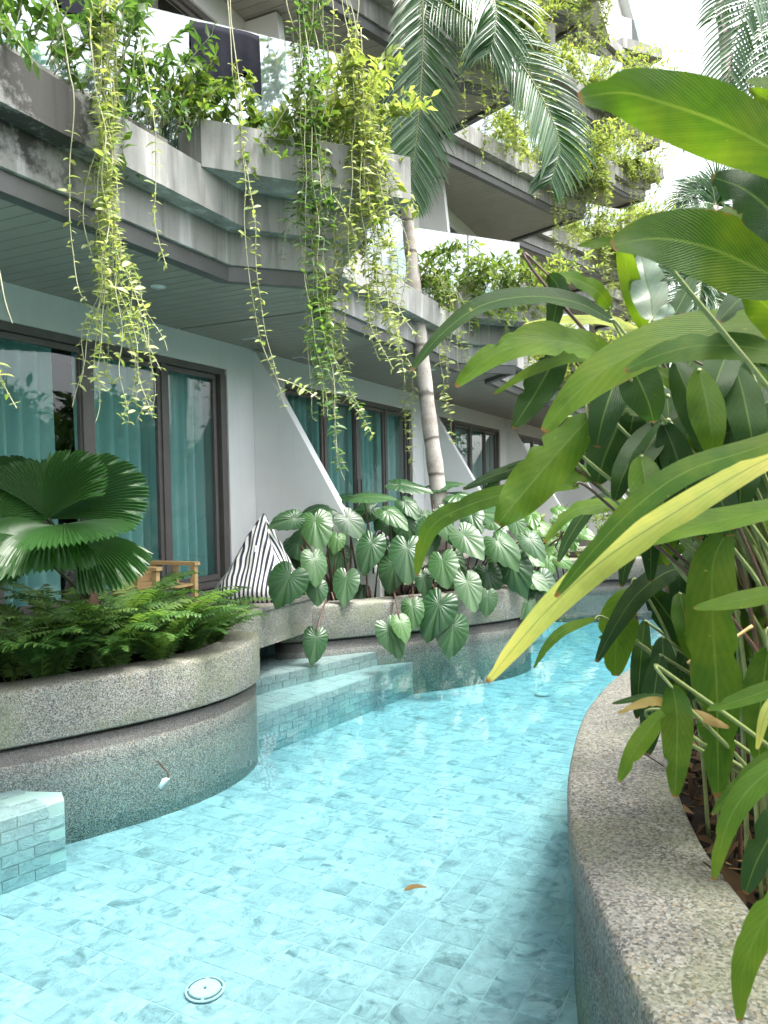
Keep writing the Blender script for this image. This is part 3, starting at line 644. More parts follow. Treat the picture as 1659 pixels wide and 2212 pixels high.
# the long bright curtain of vines on the left
main = [([(196, -40), (215, 180), (225, 420), (238, 600), (215, 760), (205, 915)], 'leftmost tip of the thick bright vine curtain by the first window'),
        ([(212, -40), (225, 200), (222, 420), (225, 620), (190, 760), (168, 880)], 'vine strand curling left at the foot of the bright vine curtain'),
        ([(228, -40), (222, 180), (235, 420), (250, 600), (262, 760), (268, 920)], 'vine strand down the middle of the bright vine curtain'),
        ([(240, -40), (236, 200), (238, 420), (258, 620), (300, 800), (335, 905)], 'vine strand reaching lowest on the right of the bright vine curtain'),
        ([(262, -40), (240, 190), (232, 400), (262, 560), (312, 690), (352, 800)], 'vine strand flaring right over the window head beside the bright curtain'),
        ([(205, -40), (232, 220), (228, 430), (240, 560), (232, 700), (246, 830)], 'leafy inner strand of the bright vine curtain in front of the soffit'),
        ([(280, -40), (250, 180), (240, 330), (246, 480), (268, 640), (285, 800), (300, 880)], 'vine strand slanting from upper right into the bright curtain'),
        ([(190, -40), (220, 150), (232, 330), (218, 520), (236, 690), (222, 820)], 'vine strand on the inner left of the bright curtain')]
for i, (p, lb) in enumerate(main): sd += 1; vine(pv(p, 4.3 + .05 * i), lb, .062, .026 if i != 4 else .036, seed=sd, bare=.04, wob=.07)
for i, (p, lb) in enumerate(main[:7]):
    sd += 1; p = [(x + random.uniform(-34, 34) * (.4 + .22 * j), y + (0 if j == 0 else random.uniform(-70, 10))) for j, (x, y) in enumerate(p)]
    vine(pv(p, 4.42 + .05 * i), 'finer strand behind: ' + lb, .056, .03, seed=sd, bare=.02, wob=.08)
oth = [([(115, -30), (150, 150), (160, 225), (152, 400), (150, 480), (172, 620), (190, 650)], 'thin nearly bare vine left of the bright curtain', 4.3, .055, 'vine', .45),
       ([(300, 60), (335, 290), (334, 450), (345, 520), (362, 582)], 'short thin vine right of the bright curtain over the concrete fascia', 4.6, .05, 'vine', .1),
       ([(496, -30), (520, 250), (530, 400), (534, 560), (556, 700), (592, 810), (612, 880)], 'left one of the two thin vines swinging past the white column', 5.2, .05, 'vine', .15),
       ([(490, -30), (512, 240), (545, 430), (552, 560), (570, 690), (600, 815)], 'right one of the two thin vines swinging past the white column', 5.2, .05, 'vine', .2),
       ([(600, 818), (640, 832), (690, 862)], 'short vine tip running sideways over the slanted fin', 5.2, .045, 'vine', 0),
       ([(-10, 560), (8, 640), (28, 700)], 'bare vine end at the left edge in front of the window', 3.9, .09, 'vine', .6),
       ([(-12, 760), (8, 830), (34, 882)], 'leafy vine tip entering at the left edge', 3.9, .035, 'vine', 0)]
for p, lb, d, stp, mt, br in oth: sd += 1; vine(pv(p, d), lb, .06, stp * .85, mt, seed=sd, bare=br)
# dark green cluster in the middle
mid = [([(640, -30), (655, 150), (668, 330), (655, 520), (672, 680), (690, 800), (700, 900)], 'long dark green vine on the left of the middle cluster'),
       ([(660, -30), (668, 160), (676, 340), (690, 500), (690, 640), (716, 780), (735, 960), (752, 1040)], 'dark green vine reaching down to the heart leaved plant'),
       ([(675, -30), (660, 180), (690, 360), (672, 540), (700, 700), (690, 850)], 'dark green vine in the centre of the middle cluster'),
       ([(655, -30), (690, 200), (662, 400), (680, 560), (665, 700), (676, 880), (690, 910)], 'dark green vine twisting behind the middle cluster'),
       ([(700, -30), (700, 200), (690, 360), (705, 470), (700, 600), (720, 740), (775, 900)], 'dark green vine on the right of the middle cluster'),
       ([(630, 60), (640, 200), (650, 380), (630, 470), (612, 560)], 'short side shoot left of the middle vine cluster'),
       ([(720, 420), (745, 480), (756, 560), (778, 650)], 'short shoot hanging right of the middle cluster'),
       ([(690, 700), (730, 800), (750, 860), (800, 945)], 'pale shoot slanting over the second window'),
       ([(735, 400), (722, 560), (716, 800), (722, 930), (752, 1020)], 'thin pale vine down the middle of the second window')]
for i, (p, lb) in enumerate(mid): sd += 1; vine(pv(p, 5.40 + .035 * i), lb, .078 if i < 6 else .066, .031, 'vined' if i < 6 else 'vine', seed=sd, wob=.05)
for i, (p, lb) in enumerate(mid[:5]):
    sd += 1; p = [(x + random.uniform(-24, 24), y + (0 if j == 0 else random.uniform(-60, 10))) for j, (x, y) in enumerate(p)]
    vine(pv(p, 5.52 + .035 * i), 'companion strand behind: ' + lb, .072, .034, 'vined' if i % 2 else 'vine', seed=sd, wob=.09)
# yellow green cluster left of the trunk
yel = [([(740, -20), (760, 200), (765, 420), (762, 560), (745, 700), (722, 780)], 'pale vine left in the yellow green cluster'),
       ([(760, -20), (775, 200), (780, 430), (790, 560), (800, 680), (845, 800)], 'yellow green vine slanting to the right tip of the bright cluster'),
       ([(780, 60), (785, 260), (800, 470), (830, 600), (850, 720), (878, 830)], 'outermost yellow green vine ending left of the trunk'),
       ([(770, 60), (770, 300), (772, 480), (800, 590), (812, 700), (826, 770)], 'dense yellow green vine in the middle of the bright cluster'),
       ([(750, 100), (770, 300), (790, 420), (820, 540), (842, 660), (862, 760)], 'yellow green vine close to the trunk with a full tip'),
       ([(800, 250), (800, 420), (770, 520), (740, 600), (735, 730), (752, 800)], 'yellow green vine bending left over the soffit'),
       ([(812, 300), (810, 460), (800, 540), (805, 650), (790, 730)], 'short yellow green vine inside the bright cluster'),
       ([(830, 330), (838, 480), (850, 590), (840, 690), (850, 790)], 'short yellow green vine left of the ringed trunk'),
       ([(765, -20), (772, 240), (768, 400), (770, 500)], 'bare pale stems dropping past the trough end')]
for i, (p, lb) in enumerate(yel): sd += 1; vine(pv(p, 5.62 + .03 * i), lb, .072, .028, 'vine', seed=sd, bare=.1 if i < 2 else (.8 if i == 8 else .0), wob=.05)
for i, (p, lb) in enumerate(yel[:8]):
    sd += 1; p = [(x + random.uniform(-26, 26), y + random.uniform(-60, 15)) for x, y in [(a_ + (a_ - 790) * .35, b_) for a_, b_ in p]]
    vine(pv(p, 5.66 + .03 * i), 'companion strand behind: ' + lb, .066, .03, 'vine', seed=sd, wob=.09)
trk = [([(905, 560), (940, 680), (950, 760), (965, 860), (985, 960)], 'vine hanging just right of the trunk to the slanted fin'),
       ([(885, 480), (895, 620), (880, 760), (872, 880), (880, 980)], 'vine hanging just left of the trunk'),
       ([(930, 540), (955, 660), (960, 760), (970, 840)], 'short vine right of the trunk below the trough'),
       ([(880, 600), (888, 760), (890, 900), (896, 1040)], 'thin vine following the left side of the trunk down'),
       ([(950, 560), (975, 640), (990, 720), (1010, 790)], 'vine right of the trunk over the second trough')]
for i, (p, lb) in enumerate(trk): sd += 1; vine(pv(p, 9.6 + .06 * i), lb, .10, .05, 'vine', seed=sd, wob=.06)

# ------------------------------------------------------------------ trough planting
def shrub(base, spread, h, nst, label, mat='shrub', group=None, leaf=.06, droop=.25, out=N, seed=0, lps=26, name='balcony_shrub', cat='shrub', stuff=True):
    r = random.Random(seed); t = thing(name, tuple(base), label, cat, group); st = MB(); fo = MB()
    for i in range(nst):
        b = base + U * r.uniform(-spread, spread) + N * r.uniform(-.12, .12)
        tip = b + Vector((r.uniform(-.3, .3), r.uniform(-.3, .3), 0)) * h + out * r.uniform(-.1, droop * 2) + Z * h * r.uniform(.35, 1.0)
        if r.random() < droop: tip = b + out * r.uniform(.15, .4) - Z * h * r.uniform(.0, .8) + U * r.uniform(-.2, .2)
        md = (b + tip) / 2 + Z * h * .22 + rv(.05); P = crom([b, md, tip], 5); st.tube(P, lambda u: .005 - .003 * u, 4)
        for j in range(lps):
            u = .12 + .88 * (j + r.random()) / lps; q = P[min(len(P) - 1, int(u * (len(P) - 1)))].lerp(P[min(len(P) - 1, int(u * (len(P) - 1)) + 1)], u * (len(P) - 1) % 1)
            dr = ((tip - b).normalized() * .45 + rv(1) + Z * .15).normalized(); X, Y, W = frame(dr, (Z + rv(.7)).normalized())
            fo.inst(SLq[r.randrange(3)], mtx(X, Y, W, q, leaf * r.uniform(.6, 1.25)), r.random())
    st.ob('stems', M['vstem'], t, True); fo.ob('foliage', M[mat], t, True, True, kind='stuff'); return t
ZT = ZS + .91
names = {}
lab = {
 (0, 1): ['dark leafy shrub at the far left of the upper balcony parapet', 'dark green shrub behind the bright vine curtain on the balcony', 'shrub before the reflecting glass left of the dark towel', 'shrub under the dark towel on the balcony trough', 'thick shrub on the tip of the near balcony trough'],
 (1, 1): ['shrub left of the trunk on the second balcony trough', 'green shrub right of the trunk on the second balcony trough', 'shrub below the tall balcony glass panels', 'yellow green shrub on the tip of the second trough'],
}
sd = 500
def trough_line(k): B, C, D = polyoff(k); return (B[0] - .55, 1.80), (C[0] + .02, 2.72)
# near balcony, placed along its parapet and trough
for j, (s, n, sp, hh, ns) in enumerate(((-3.95, 1.62, .45, .42, 16), (-3.25, 1.62, .38, .62, 24), (-2.66, 1.74, .25, .40, 20), (-2.15, 2.1, .25, .34, 22), (-1.66, 2.5, .30, .85, 52))):
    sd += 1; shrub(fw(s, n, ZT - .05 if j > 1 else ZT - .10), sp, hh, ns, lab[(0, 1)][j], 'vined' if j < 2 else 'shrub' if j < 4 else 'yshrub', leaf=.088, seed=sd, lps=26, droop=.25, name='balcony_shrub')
for j, (s, n, sp, hh, ns) in enumerate(((2.2, 1.62, .6, .5, 34), (2.75, 1.9, .35, .55, 34), (3.2, 2.2, .3, .5, 30), (3.6, 2.55, .3, .6, 34))):
    sd += 1; shrub(fw(s, n, ZT - .05), sp, hh, ns, lab[(1, 1)][j], 'shrub' if j < 3 else 'yshrub', leaf=.095, seed=sd, lps=26, droop=.45)
# hanging tips below the second trough
for j in range(11):
    sd += 1; s = 1.6 + j * .22 + random.uniform(-.08, .08); n = 1.9 if s < 2.75 else 1.85 + (s - 2.75) * .95; b = fw(s, n, ZT)
    vine([b, b + N * .1 - Z * .15, b + N * .13 - Z * random.uniform(.3, .5), b + N * .12 + U * random.uniform(-.1, .1) - Z * random.uniform(.6, 1.25)], 'vine trailing over the second balcony trough, %s from the left' % ['first', 'second', 'third', 'fourth', 'fifth', 'sixth', 'seventh', 'eighth', 'ninth', 'tenth', 'eleventh'][j], .07, .055, 'vine', 'vines trailing over the second trough', single=False, seed=sd, wob=.06)
# troughs further off and above
far = [(2, 1), (3, 1), (4, 1), (1, 2), (2, 2), (3, 2), (4, 2), (1, 3), (2, 3), (3, 3), (4, 3), (5, 2), (5, 3)]
ordn = {1: 'first', 2: 'second', 3: 'third', 4: 'fourth', 5: 'fifth', 6: 'sixth'}
for k, l in far:
    big_ = (k, l) in ((1, 2), (2, 2), (3, 2), (2, 3), (3, 3), (4, 2))
    (sa, na), (sb, nb) = trough_line(k); z = ZS + LEV * (l - 1) + .91
    for j in range(3):
        sd += 1; u = (j + .5) / 3; b = fw(sa + (sb - sa) * u, na + (nb - na) * u - .12, z - .04)
        shrub(b, .46, .72, 70 if big_ else 40, 'yellow shrub on the %s of the %s bay trough, %s upper floor' % (('near end', 'middle', 'tip')[j], ordn[k + 1], ordn[l]), 'yshrub', 'shrubs on the distant troughs', .11, .8, seed=sd, lps=24)
    for j in range(30 if big_ else 10):
        sd += 1; u = random.random(); b = fw(sa + (sb - sa) * u, na + (nb - na) * u + .06, z + .02); L_ = random.uniform(.5, 1.7) * (1.5 if l > 1 else .9)
        vine([b, b + N * .08 - Z * .12, b + N * .1 - Z * L_ * .5 + U * random.uniform(-.08, .08), b + N * .1 + U * random.uniform(-.15, .15) - Z * L_], '%s vine hanging from the %s bay trough on the %s upper floor' % (['long', 'short'][L_ < 1.5] if l > 1 else ['long', 'short'][L_ < .9], ordn[k + 1], ordn[l]), .11, .05, 'vine', 'vines on the %s bay trough, %s upper floor' % (ordn[k + 1], ordn[l]), single=False, seed=sd, wob=.08)
    sd += 1; B = polyoff(k)[0]
    shrub(fw(B[0] - 1.6, 1.62 if l == 1 else 1.35, z - .1), 1.0, .6, 50, 'low shrub along the %s bay parapet on the %s upper floor' % (ordn[k + 1], ordn[l]), 'yshrub', 'shrubs along the distant parapets', .11, .6, seed=sd, lps=20)

# ------------------------------------------------------------------ palm in the middle planter
def frond(rach, leaf_len, nl, label_parent, seed=0, hang=.55, wid=.035, mat='palm', plane=None):
    r = random.Random(seed); P = crom(rach, 12); m = len(P); mb = MB(); mb.tube(P, lambda u: .018 * (1 - .85 * u), 5)
    fr_ = mb.ob('frond', M['stem'], label_parent, True); lf = MB()
    for i in range(nl):
        u = .06 + .93 * i / (nl - 1); x = u * (m - 1); a = int(min(x, m - 2)); p = P[a].lerp(P[a + 1], x - a); T = (P[min(a + 2, m - 1)] - P[max(a - 1, 0)]).normalized()
        X, _, W = frame(T, plane if plane else Vector((.1, -1, .25)).normalized())
        Ln = leaf_len * (math.sin(math.pi * (.12 + .80 * u)) ** .7) * r.uniform(.9, 1.08)
        for sg in (-1, 1):
            d0 = (X * sg * .74 + T * .85 + W * r.uniform(-.05, .22)).normalized(); ws = wid * r.uniform(.8, 1.1); V = []; uv = []; q = p.copy(); d = d0.copy(); nseg = 6; Fc = []
            for s_ in range(nseg + 1):
                t = s_ / nseg; w_ = ws * .5 * (1 - t ** 2.2) * min(1, .35 + t * 4); X2, _, W2 = frame(d, W)
                V += [q - X2 * w_ + W2 * w_ * .5, q, q + X2 * w_ + W2 * w_ * .5]; uv += [(0, t), (.5, t), (1, t)]
                q = q + d * Ln / nseg; d = (d - Z * hang * .30 * (t + .25)).normalized()
            for s_ in range(nseg):
                for c in range(2): b = s_ * 3 + c; Fc.append((b, b + 1, b + 4, b + 3))
            lf.add(V, Fc, uv, r.random())
    lf.ob('leaflets', M[mat], fr_, True, True, kind='stuff'); return fr_
pt = thing('palm_tree', tuple(at(962, 1240, 9.3)), 'slender ringed palm leaning out of the middle planter with long hanging fronds', 'palm tree')
tp = [at(962, 1250, 9.3), at(950, 1090, 9.3), at(930, 930, 9.3), at(906, 720, 9.3), at(885, 520, 9.3), at(874, 400, 9.3), at(868, 200, 9.3), at(864, 20, 9.3), at(862, -160, 9.3)]
mb = MB(); mb.tube(crom(tp, 10), lambda u: .112 - .056 * min(1, u * 1.35) + .004 * math.sin(u * 103.7), 18); mb.ob('trunk', M['trunk'], pt, True)
cr = at(866, -120, 9.2)
frond([cr, at(905, -60, 8.9), at(914, 60, 8.7), at(908, 200, 8.65), at(896, 330, 8.65), at(880, 420, 8.7)], .78, 84, pt, 1, .42, .040)
frond([cr, at(930, -20, 8.9), at(1010, 40, 8.6), at(1110, 120, 8.4), at(1180, 230, 8.3), at(1208, 320, 8.3), at(1188, 392, 8.3)], .72, 84, pt, 2, .65, .038)
frond([cr, at(980, -60, 8.6), at(1060, -10, 8.2), at(1070, 60, 8.1), at(1058, 110, 8.1)], .75, 50, pt, 3, .8, .046)
frond([cr, at(850, -40, 9.8), at(846, 100, 10), at(850, 230, 10.1), at(838, 330, 10.1)], .55, 40, pt, 5, .5, .034)
frond([cr, at(800, -120, 9.2), at(720, -80, 9.0), at(640, 10, 8.9)], .6, 40, pt, 6, .6, .034)
def far_palm(label, base, crown, fr, seed, ll, lw=.05):
    t = thing('palm_tree', tuple(base), label, 'palm tree'); mb = MB(); mb.tube(crom([base, base.lerp(crown, .5) + Vector((.1, 0, 0)), crown], 8), lambda u: .16 - .06 * u, 10); mb.ob('trunk', M['trunk'], t, True)
    for i, f in enumerate(fr): frond([crown] + f, ll, 40, t, seed + i, .8, lw)
    return t
c = at(1790, -60, 12)
far_palm('palm with drooping fronds at the upper right edge', Vector((c.x + .3, c.y + .3, -.1)), c, [[at(1700, -80, 12), at(1620, 0, 11.8), at(1578, 130, 11.8), at(1570, 240, 11.8)], [at(1720, -20, 12.3), at(1655, 60, 12.3), at(1615, 190, 12.3), at(1610, 300, 12.3)], [at(1740, 0, 12), at(1690, 100, 11.7), at(1650, 240, 11.6), at(1640, 380, 11.6)], [at(1760, -160, 12), at(1680, -170, 12), at(1600, -80, 12), at(1545, 40, 12)], [at(1860, -150, 12), at(1950, -60, 12), at(1980, 80, 12)]], 20, .95, .055)
c = at(1545, 445, 22)
far_palm('small distant palm against the white sky between the big leaves', Vector((c.x + .2, c.y, -.1)), c, [[at(1515, 412, 22), at(1480, 425, 22), at(1465, 470, 22)], [at(1535, 400, 22), at(1500, 400, 22.3), at(1486, 430, 22)], [at(1570, 405, 22), at(1600, 420, 22), at(1610, 465, 22)], [at(1545, 395, 22), at(1560, 385, 22), at(1590, 400, 22)], [at(1520, 440, 21.8), at(1500, 480, 21.6), at(1495, 520, 21.6)], [at(1565, 440, 21.8), at(1585, 490, 21.6), at(1586, 530, 21.6)]], 40, .9, .05)
c = at(1510, 620, 17)
far_palm('dark distant palm behind the pale upright leaf', Vector((c.x + .2, c.y, -.1)), c, [[at(1480, 590, 17), at(1440, 600, 17), at(1425, 650, 17)], [at(1500, 580, 17), at(1460, 570, 17.3), at(1440, 600, 17)], [at(1540, 590, 17), at(1575, 610, 17), at(1585, 665, 17)], [at(1515, 600, 16.8), at(1510, 660, 16.6), at(1500, 710, 16.6)], [at(1495, 620, 16.8), at(1470, 660, 16.6), at(1462, 720, 16.6)], [at(1530, 625, 16.8), at(1555, 670, 16.6), at(1560, 730, 16.6)]], 50, .75, .05)
# ------------------------------------------------------------------ heart leaved plant
HT = [(0, .06), (8, .30), (20, .56), (38, .70), (60, .76), (90, .80), (115, .86), (140, .98), (160, 1.14), (172, 1.30), (180, 1.42)]
def heart_r(deg):
    for (a, ra), (b, rb) in zip(HT, HT[1:]):
        if deg <= b: t = (deg - a) / (b - a); t = t * t * (3 - 2 * t); return ra + (rb - ra) * t
def heart_mesh(seed):
    r = random.Random(seed); rings, seg = 8, 96; V = [Vector((0, 0, .0))]; uv = [(0.0, 0.0)]; Fc = []; w1 = r.uniform(.85, 1.0); bend = r.uniform(.18, .42); NV = 9
    for k in range(1, rings + 1):
        q = k / rings
        for i in range(seg):
            a = 2 * math.pi * i / seg; deg = math.degrees(min(a, 2 * math.pi - a)); sg = 1 if a < math.pi else -1
            rad = heart_r(deg) * (1 + .02 * math.sin(i * .9 + seed) * q)
            # veins leave the midrib and sweep towards the margin
            aa = R(deg); x = sg * math.sin(aa) * rad * q * w1; y = math.cos(aa) * rad * q
            vp = deg / 180 * NV + .55 * q * math.sin(aa); fr_ = abs((vp % 1.0) - .5) * 2          # 1 on a vein, 0 between
            if deg > 172: fr_ = 1
            z = -.055 * q * (1 - .5 * q) * fr_ ** 3 + .16 * abs(x) * (1 - abs(x)) - bend * (x * x * .7 + max(0, -y) ** 2 * .45 + max(0, y) ** 2 * .6) + .03 * q * q * math.sin(a * 4 + seed * 2)
            V.append(Vector((x, y, z))); uv.append((1 - fr_, q))
    for i in range(seg): Fc.append((0, 1 + (i + 1) % seg, 1 + i))
    for k in range(rings - 1):
        for i in range(seg): a = 1 + k * seg + i; b = 1 + k * seg + (i + 1) % seg; Fc.append((a, b, b + seg, a + seg))
    return mesh('heart_leaf', V, Fc, True, uv)
HM = {}
for mk in ('heart', 'heartl'):
    HM[mk] = [heart_mesh(i) for i in range(6)]
    for me in HM[mk]: me.materials.append(M[mk])
def z6(x, y): return 518 + x * .486, 979 + y * .486
hp = thing('heart_leaf_plant', tuple(at(830, 1290, 8.9)), 'large heart leaved plant with glossy ribbed leaves spilling over the middle planter', 'plant')
hp2 = thing('heart_leaf_plant', tuple(at(1180, 1250, 10.6)), 'farther heart leaved plant with paler leaves right of the middle planter', 'plant')
# centre x, y, radius, tip direction (degrees, 270 = down), facing: tilt back, dark/young, depth
H = [(215, 295, 72, 200, .2, 0, 7.5), (340, 330, 92, 280, .3, 0, 7.5), (335, 500, 84, 268, .2, 0, 7.25), (205, 580, 88, 245, .0, 0, 6.85), (470, 590, 86, 265, .2, 0, 7.85), (345, 610, 48, 270, .1, 0, 7.35),
     (500, 315, 80, 300, .25, 0, 8.5), (575, 435, 96, 255, .25, 0, 8.05), (590, 190, 98, 335, 1.0, 0, 8.7), (680, 272, 80, 300, .7, 0, 8.4), (750, 145, 92, 330, .9, 0, 9.0), (748, 232, 66, 290, .6, 0, 8.7),
     (745, 455, 90, 270, .2, 0, 8.05), (680, 525, 74, 260, .1, 0, 8.3), (905, 505, 76, 280, .2, 0, 8.1), (910, 315, 80, 290, .5, 0, 8.5), (1015, 385, 84, 300, .35, 0, 8.4), (1170, 415, 86, 300, .35, 0, 8.6),
     (1225, 520, 90, 290, .1, 0, 8.7), (1020, 605, 90, 278, .15, 0, 8.2), (820, 565, 54, 270, .1, 0, 8.2), (870, 705, 95, 250, .1, 0, 7.85), (945, 800, 84, 262, .0, 0, 7.85), (680, 815, 88, 290, .0, 0, 7.55),
     (722, 772, 66, 280, .2, 1, 7.5), (770, 700, 62, 275, .1, 0, 7.75), (335, 850, 80, 262, .0, 0, 7.35), (1345, 590, 74, 285, .1, 0, 9.0), (1080, 265, 88, 320, .8, 0, 8.9), (1230, 320, 56, 280, .2, 0, 9.0),
     (1000, 185, 80, 350, 1.1, 0, 9.2), (900, 142, 74, 350, 1.1, 0, 9.3), (440, 195, 66, 200, 1.1, 0, 8.9), (350, 240, 72, 200, .9, 0, 8.7), (430, 390, 48, 260, .3, 1, 8.3), (1270, 680, 52, 250, .1, 0, 8.9),
     (1315, 665, 46, 280, .1, 0, 8.95), (620, 610, 50, 250, .0, 0, 8.6), (830, 400, 70, 240, .2, 0, 8.6), (960, 480, 66, 300, .1, 0, 8.8), (1110, 560, 70, 280, .0, 0, 8.7), (560, 260, 62, 220, .5, 0, 8.9), (1100, 660, 62, 265, .1, 0, 8.4),
     (260, 400, 60, 220, .1, 0, 8.6), (430, 470, 74, 250, .0, 0, 8.5), (1140, 300, 70, 320, .6, 0, 9.3), (800, 300, 70, 250, .4, 0, 9.0), (720, 380, 64, 270, .2, 0, 8.8)]
rh = random.Random(5)
for _ in range(34): H.append((rh.uniform(240, 1330), rh.uniform(230, 610), rh.uniform(52, 84), rh.uniform(235, 320), rh.uniform(.1, .7), 0, rh.uniform(8.5, 9.2)))
H2 = [(1340, 330, 52), (1400, 420, 56), (1430, 310, 46), (1480, 385, 48), (1300, 285, 50), (1260, 265, 44), (1370, 500, 54), (1440, 480, 46), (1420, 250, 40), (1350, 440, 50), (1290, 380, 56), (1500, 320, 42), (1310, 470, 48), (1540, 360, 36), (1470, 270, 38)]
soilp = Vector((.1, 8.9, .42))
def heart_leaf(par, x, y, r, tip, tilt, young, d, root, seed):
    rr = random.Random(seed); px, py = z6(x, y); p = at(px, py, d); a = R(tip); rad = r * .486 * d / F * 1.2
    tc = (EYE - p).normalized(); right = tc.cross(Z).normalized() * -1; upv = right.cross(tc) * -1
    if upv.z < 0: upv = -upv
    Nn = (tc * (1 - .55 * tilt) + Z * (.25 + .9 * tilt) + Vector((rr.uniform(-.25, .35), 0, rr.uniform(-.1, .1)))).normalized()
    T = right * math.cos(a) + upv * math.sin(a); T = (T - Nn * T.dot(Nn)).normalized()      # towards the tip
    Y = -T; X = Y.cross(Nn).normalized()
    base = p - T * rad * .36
    lf = ob('leaf', rr.choice(HM['heartl' if young else 'heart']), None, par, mtx(X * rr.uniform(.82, 1.08), Y, Nn * rr.uniform(.6, 1.6), base, rad * rr.uniform(.88, 1.1)))
    mb = MB(); mid = (base + root) / 2 + Z * .18 + rv(.05); mb.tube(crom([root, mid, base - Nn * .012], 7), lambda u: .013 - .006 * u, 6)
    mb.ob('petiole', M['rstem'], par, True)
for i, h in enumerate(H):
    px, _ = z6(h[0], 0); q = Vector((-.95 + 2.2 * (h[0] - 150) / 1150, 8.15 + 1.0 * (h[0] - 150) / 1150 + random.uniform(-.1, .3), .43)); heart_leaf(hp, *h, q, i)
for i, (x, y, r) in enumerate(H2): heart_leaf(hp2, x, y, r, random.uniform(240, 330), random.uniform(.2, .8), 1, 10.3 + random.uniform(-.3, .5), at(1190 + random.uniform(-60, 60), 1250, 10.8), 300 + i)

# ------------------------------------------------------------------ fan palm in the left planter
def fan(par, hub, cdir, nrm, rad, a0, a1, pleats=44, cup=.25, seed=0, sag=.15, root=None, asym=0.0):
    rr = random.Random(seed); X, Y, W = frame(cdir, nrm); V = [hub.copy()]; uv = [(.5, 0)]; Fc = []; rows = 9; n = pleats * 2
    ph = rr.uniform(0, 6)
    for k in range(1, rows + 1):
        q = k / rows
        for i in range(n + 1):
            a = a0 + (a1 - a0) * i / n; mid_ = 2 * i / n - 1
            rl = rad * (1 - .08 * mid_ * mid_ + asym * mid_) * (1 + .03 * math.sin(a * 7 + ph))
            if k == rows and i % 2 == 1: rl *= .975
            if k >= rows - 1 and i % 8 == 1: rl *= .93
            zz = (.014 if i % 2 else -.014) * rl * q * 1.1 + cup * rl * mid_ * mid_ * q - sag * rl * q * q * q + .05 * rl * q * math.sin(a * 3.1 + ph) * q
            V.append(hub + (X * math.sin(a) + Y * math.cos(a)) * rl * q + W * zz - Z * sag * .6 * rl * q ** 3); uv.append((i / n, q))
    for i in range(n): Fc.append((0, 1 + i, 2 + i))
    for k in range(rows - 1):
        for i in range(n): b = 1 + k * (n + 1) + i; Fc.append((b, b + n + 1, b + n + 2, b + 1))
    ob('leaf', mesh('fan_leaf', V, Fc, False, uv), M['fan'], par)
    if root is not None:
        mb = MB(); mb.tube(crom([root, (root + hub) / 2 + Z * .08, hub], 8), lambda u: .013 - .005 * u, 7); mb.ob('petiole', M['dstem'], par, True)
fp = thing('fan_palm', tuple(at(195, 1330, 5.6)), 'glossy pleated fan palm rising from the ferns in the left planter', 'palm')
rt = at(195, 1300, 5.6)
def cdv(x, y, d=0): return (at(829.5 + x, 1106 - y, 5 + d) - at(829.5, 1106, 5)).normalized()
tcam = (EYE - at(150, 1130, 5)).normalized()
fan(fp, at(104, 1120, 5.1), cdv(12, 110, .15), (tcam + Vector((.15, 0, .2))).normalized(), .50, R(-70), R(38), 36, .18, 1, .12, rt)
fan(fp, at(108, 1122, 5.05), cdv(125, 62, -.02), (tcam * .8 + Z * .55 + Vector((.1, 0, 0))).normalized(), .68, R(-34), R(30), 26, .22, 11, .16, rt)
fan(fp, at(-40, 1130, 4.9), cdv(50, 100, .2), (tcam + Vector((.3, 0, .3))).normalized(), .46, R(-75), R(75), 40, .2, 2, .1, rt)
fan(fp, at(139, 1132, 4.75), cdv(120, -4, -.35), (tcam * .5 + Z * .9 + Vector((.1, 0, 0))).normalized(), .66, R(-30), R(44), 28, .10, 3, .08, rt, .1)
fan(fp, at(165, 1150, 5.0), cdv(120, -40, -.25), (tcam * .55 + Z * .8 + Vector((-.2, 0, 0))).normalized(), .62, R(-24), R(34), 24, .06, 4, .16, rt)
fan(fp, at(110, 1135, 4.7), cdv(-80, -25, -.5), (tcam * .25 + Z).normalized(), .52, R(-80), R(80), 44, .15, 5, .25, rt)
fan(fp, at(-30, 1150, 4.5), cdv(40, -60, -.35), (tcam * .5 + Z * .8).normalized(), .38, R(-70), R(70), 36, .15, 6, .25, rt)
fan(fp, at(96, 1126, 4.95), cdv(70, 96, -.1), (tcam + Vector((-.25, 0, .35))).normalized(), .60, R(-26), R(26), 22, .25, 13, .22, rt)
fan(fp, at(60, 1060, 5.5), cdv(-40, 80, .3), (tcam + Vector((.3, 0, .2))).normalized(), .5, R(-80), R(80), 42, .2, 7, .1, rt)
mb = MB(); mb.tube(crom([at(192, 1345, 5.6), at(192, 1250, 5.6), at(190, 1165, 5.55)], 6), lambda u: .062 + .01 * math.sin(u * 30), 12); mb.ob('trunk', M['rstem'], fp, True)

